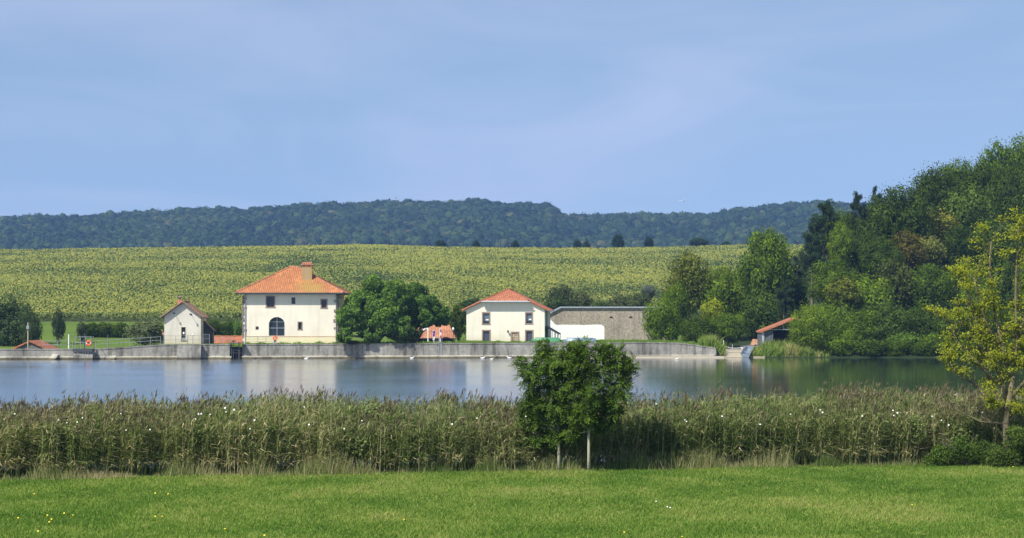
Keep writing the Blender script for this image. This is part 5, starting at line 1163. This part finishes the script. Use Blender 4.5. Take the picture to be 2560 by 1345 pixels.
def youngtree(px, pyb, Y, label, seed, blobs, color, lean=0):
    rng_ = random.Random(seed); rn = np.random.default_rng(seed); x = PX(px, Y); gz = g(x, Y); o = empty('ash_tree', (x, Y, gz), label, 'tree')
    m = MB(); tips = []; h = 2.0; tp = [(0, 0, -.1), (lean*.3, 0, .8), (lean*.7, .02, 1.5), (lean, 0, 2.1), (lean*1.1, 0, 2.9), (lean*1.15, 0, 3.6)]
    m.tube(tp, [.07, .052, .048, .042, .03, .015], 8)
    for (bx, by, rx, rz, dy) in blobs:                    # limb to each foliage mass, then twigs in it
        c = Vector((PX(bx, Y)-x, dy, PZ(by, Y)-gz)); st = Vector(tp[2]) if c.z < 2.6 else Vector(tp[3]); md = st.lerp(c, .5)+Vector((0, 0, -.1)); m.tube([st, md, c], [.028, .02, .01], 6)
        R_ = Vector((rx*Y/F, rx*Y/F*.8, rz*Y/F))
        for k in range(int(26*R_.x*R_.z/.25)+8):
            d = Vector(unit(1, rn)[0]); e = c+Vector((d.x*R_.x, d.y*R_.y, d.z*R_.z))*(rn.uniform(.35, 1.0) if rn.random() < .88 else rn.uniform(1.1, 1.4)); m.tube([c.lerp(e, .1), c.lerp(e, .55)+Vector((0, 0, -.03)), e], [.008, .006, .003], 4, cap=False)
            tips.append((e, (e-c).normalized(), 2)); tips.append((c.lerp(e, .7), (e-c).normalized(), 2))
    m.build('trunk', M_palebark, o, smooth=True)
    v, f, a = ash_leaves(tips, rn, 3, .23, .062); c_ = npobj('crown', v, f, M_leaf, attr=a, parent=o); c_.color = (color[0]*1.65, color[1]*1.5, color[2]*1.1, 1); return o
YT = 87.15
youngtree(1472, 1170, YT-.2, 'young tree with the taller pale trunk at the edge of the reeds', 3, [(1480, 930, 60, 50, 0), (1535, 900, 46, 45, .1), (1440, 890, 40, 36, 0), (1545, 965, 40, 50, 0), (1500, 1000, 50, 34, .2), (1530, 1030, 40, 30, .2), (1460, 1040, 34, 30, -.2), (1500, 875, 30, 26, 0), (1400, 905, 30, 28, .1), (1430, 960, 36, 34, .1), (1566, 920, 18, 24, 0), (1478, 1000, 26, 30, -.3), (1440, 1020, 30, 30, .1), (1510, 1055, 30, 24, .2), (1452, 872, 26, 22, 0), (1425, 885, 24, 22, .1), (1432, 1075, 22, 22, .1), (1455, 960, 30, 34, .2)], (.046, .084, .017))
youngtree(1398, 1168, YT+.25, 'young tree with the thinner trunk left of its twin at the reeds', 8, [(1370, 900, 38, 36, 0), (1335, 930, 40, 40, 0), (1330, 985, 38, 34, .1), (1385, 960, 40, 44, 0), (1345, 1015, 34, 26, 0), (1400, 1030, 34, 36, 0), (1420, 925, 34, 40, .2), (1362, 868, 14, 18, 0), (1310, 910, 16, 18, 0), (1390, 1090, 26, 30, .1), (1350, 1050, 30, 28, .1), (1415, 1065, 28, 30, .2), (1330, 1010, 26, 22, -.1), (1400, 995, 34, 30, .1), (1345, 1085, 26, 26, .1), (1315, 1050, 16, 18, 0)], (.044, .082, .018), lean=-.05)

# yellow-leaved tree at the right
def yellowtree():
    Y = 90.; x = PX(2518, Y); gz = g(x, Y); o = empty('maple_tree', (x, Y, gz), 'sparse yellow green tree with bare lichen covered branches at the right edge', 'tree'); rng_ = random.Random(23); rn = np.random.default_rng(23)
    m = MB(); tips = []
    def q(px, py, dy=0): return Vector((PX(px+(12 if py < 1000 else 0), Y)-x, dy, PZ(py, Y)-gz))
    m.tube([(0, 0, -.2), q(2517, 1100), q(2515, 1050), q(2512, 990), q(2520, 940)], [.17, .14, .13, .12, .09], 8)
    limbs = [[(2513, 1040), (2480, 990), (2460, 930), (2440, 860), (2400, 800)], [(2512, 1000), (2500, 900), (2480, 800), (2465, 720), (2466, 640), (2474, 590)], [(2515, 960), (2530, 860), (2525, 760), (2530, 680), (2532, 620), (2530, 565)],
             [(2514, 1010), (2550, 950), (2575, 850), (2590, 760), (2585, 660)], [(2510, 990), (2470, 900), (2440, 830), (2420, 760), (2408, 720), (2402, 690)], [(2512, 1050), (2560, 1010), (2620, 930), (2660, 820), (2680, 700)],
             [(2512, 1030), (2470, 1000), (2425, 960), (2385, 935), (2358, 905)], [(2508, 1060), (2450, 1052), (2400, 1030), (2350, 1000), (2335, 990)], [(2480, 960), (2430, 900), (2385, 860), (2362, 815), (2352, 790)], [(2525, 900), (2550, 800), (2560, 700), (2552, 610)], [(2500, 900), (2450, 800), (2430, 730), (2420, 700)]]
    for k, lb in enumerate(limbs):
        dy = rng_.uniform(-.9, .9); n = len(lb); pts = [q(a, b, dy*i/n) for i, (a, b) in enumerate(lb)]; pts = [p+Vector((rng_.uniform(-.06, .06), 0, rng_.uniform(-.04, .04))) if 0 < i else p for i, p in enumerate(pts)]
        r = .075 if k not in (7, 8, 10) else .04; m.tube(pts, [r*(1-.85*i/(n-1))+.008 for i in range(n)], 6)
        bare = k in (7,)
        for i in range(1, n):
            for _ in range(4):
                a = rng_.uniform(0, 6.283); s = pts[i-1].lerp(pts[i], rng_.uniform(0, 1)); d0 = (pts[i]-pts[i-1]).normalized(); d = (d0*.55+Vector((math.cos(a), math.sin(a)*.7, rng_.uniform(.0, .7)))*.75).normalized(); Lg = rng_.uniform(.45, 1.0); pp = [s]
                for t in range(4): d = (d+Vector([rng_.uniform(-.18, .18) for _ in range(3)])+Vector((0, 0, .1))).normalized(); pp.append(pp[-1]+d*Lg/4)
                m.tube(pp, [.018, .014, .011, .008, .004], 4, cap=False)
                for t in (2, 3):
                    d2 = (d+Vector([rng_.uniform(-.8, .8) for _ in range(3)])).normalized(); e = pp[t]+d2*rng_.uniform(.2, .4); m.tube([pp[t], e], [.008, .004], 4, cap=False)
                    if not bare and rng_.random() < .62: tips.append((e, d2, 2))
                if not bare and rng_.random() < .72: tips.append((pp[-1], d, 2)); tips.append((pp[-2], d, 2))
    m.build('trunk', M_lichenbark, o, smooth=True)
    P0 = np.array([np.array(t[0]) for t in tips]); reps = 46; P_ = np.repeat(P0, reps, 0)+rn.normal(0, 1, (len(P0)*reps, 3))*np.array([.15, .14, .06]); nn = unit(len(P_), rn)*.7+np.array([-.2, -.35, .75]); nn /= np.linalg.norm(nn, axis=1)[:, None]
    v, f = leafquads(P_, nn, rn.uniform(.028, .055, len(P_)), rn, .55); c_ = npobj('crown', v, f, M_leaf, attr=np.repeat(np.clip(rn.normal(.45, .2, len(P_)), 0, 1), 4), parent=o); c_.color = (.235, .255, .022, 1)
yellowtree()
# bramble at its foot
def bramble(label, cpx, Y, wpx, top, color, seed, name='bramble_bush'):
    rn = np.random.default_rng(seed); x = PX(cpx, Y); gz = g(x, Y); o = empty(name, (x, Y, gz), label, 'shrub'); C, Rr = [], []
    for i in range(46):
        u = rn.uniform(-1, 1); hh = (PZ(top, Y)-gz)*(1-.55*u*u); C.append((u*wpx/2*Y/F, rn.uniform(-.5, .5), rn.uniform(.1, 1)*hh*.85)); Rr.append(rn.uniform(.16, .36))
    v, f, a = blob_leaves(np.array(C), np.array(Rr), 3600, .034, rn, .65, .45); c_ = npobj('foliage', v, f, M_leaf, attr=a, parent=o); c_.color = (color[0]*1.5, color[1]*1.55, color[2]*1.3, 1)
    m = MB()
    for i in range(9): a_ = rn.uniform(0, 6.28); e = Vector((math.cos(a_)*wpx/2*Y/F*.8, math.sin(a_)*.4, (PZ(top, Y)-gz)*rn.uniform(.6, 1.05))); m.tube([(0, 0, 0), (e.x*.5, e.y*.5, e.z*.8), e], [.02, .012, .005], 5)
    m.build('stem', M_bark, o)
bramble('dark green bramble bush at the foot of the yellow tree', 2420, 90.6, 190, 1085, (.050, .080, .020), 3)
bramble('low bramble under the trunk at the right edge', 2540, 89.6, 110, 1060, (.055, .080, .024), 4)

# ------------------------------------------------------------------ birds
def bird(px, py, label, s=1., white=True, head=1):
    Y = (EYE)*F/(py-HY); Y = min(Y, 298.5+.15*(PX(px, 300)+64)-1.2) if py > 885 and py < 905 else Y
    m = MB(); d = head; pts = [(-.30*d, 0, .10), (-.20*d, 0, .09), (-.05*d, 0, .08), (.10*d, 0, .09), (.18*d, 0, .15), (.20*d, 0, .23), (.24*d, 0, .27), (.29*d, 0, .26), (.35*d, 0, .25)]
    m.tube([(a*s, b, c*s) for a, b, c in pts], [r*s for r in (.015, .06, .10, .10, .055, .035, .045, .03, .008)], 8)
    o = m.build('gull' if white else 'duck', M_white if white else simple('duck_brown', (.25, .2, .15), .8, .3), None, smooth=True, loc=(PX(px, Y), Y, 0)); return tag(o, label, 'bird')
bird(766, 896, 'white gull floating by the wall below the big house', 1.0)
bird(1030, 896, 'white gull floating by the wall left of the ladder', 1.0)
bird(1207, 897, 'white gull floating below the left windows of the second house', 1.1)
bird(1229, 899, 'smaller white gull just right of another below the second house', .8)
bird(1273, 892, 'white gull resting at the wall foot below the boarded hatch', 1.1, head=-1)
bird(1692, 899, 'white gull floating near the gravel bank', .8)
for i, px in enumerate((2352, 2366, 2388, 2401)):
    bird(px, 988, ['leftmost duck of the four beyond the reeds at the right', 'second duck from the left beyond the reeds at the right', 'third duck from the left beyond the reeds at the right', 'rightmost duck of the four beyond the reeds at the right'][i], .55, white=i % 2 == 0)
p = P(1708, 503, 420); m = MB(); m.tube([(-.3, 0, .0), (-.1, 0, 0), (.15, 0, 0), (.3, 0, .02)], [.02, .08, .08, .02], 6)
m.hexa([(-.12, 0, .02), (.1, 0, .02), (.0, -.6, .28), (-.12, -.6, .28), (-.12, 0, .05), (.1, 0, .05), (.0, -.6, .31), (-.12, -.6, .31)]); m.hexa([(.1, 0, .02), (-.12, 0, .02), (-.35, .7, .12), (-.25, .7, .12), (.1, 0, .05), (-.12, 0, .05), (-.35, .7, .15), (-.25, .7, .15)])
m.hexa([(-.25, -.65, .3), (-.1, -.6, .3), (-.55, -.9, .2), (-.6, -.9, .2), (-.25, -.65, .33), (-.1, -.6, .33), (-.55, -.9, .23), (-.6, -.9, .23)])
o = m.build('gull', M_white, None, loc=p); o.rotation_euler = (0, 0, R(55)); tag(o, 'single white gull flying above the dip in the ridge', 'bird')

# ------------------------------------------------------------------ haze
hm = bpy.data.materials.new('haze'); hm.use_nodes = True; n_ = hm.node_tree; n_.nodes.clear()
ho = N(n_, 'ShaderNodeOutputMaterial'); pv = N(n_, 'ShaderNodeVolumePrincipled'); pv.inputs['Density'].default_value = .000118; pv.inputs['Color'].default_value = (.27, .47, .98, 1); pv.inputs['Anisotropy'].default_value = .0
L(n_, pv.outputs[0], ho.inputs['Volume'])
hzb = MB().box((-1700, -60, -4), (1700, 3450, 185)).build('haze', hm); tag(hzb, kind='stuff')
hzb['label'] = 'thin blue summer haze filling the air over the valley'; hzb['category'] = 'haze'
print('built', len(bpy.data.objects))
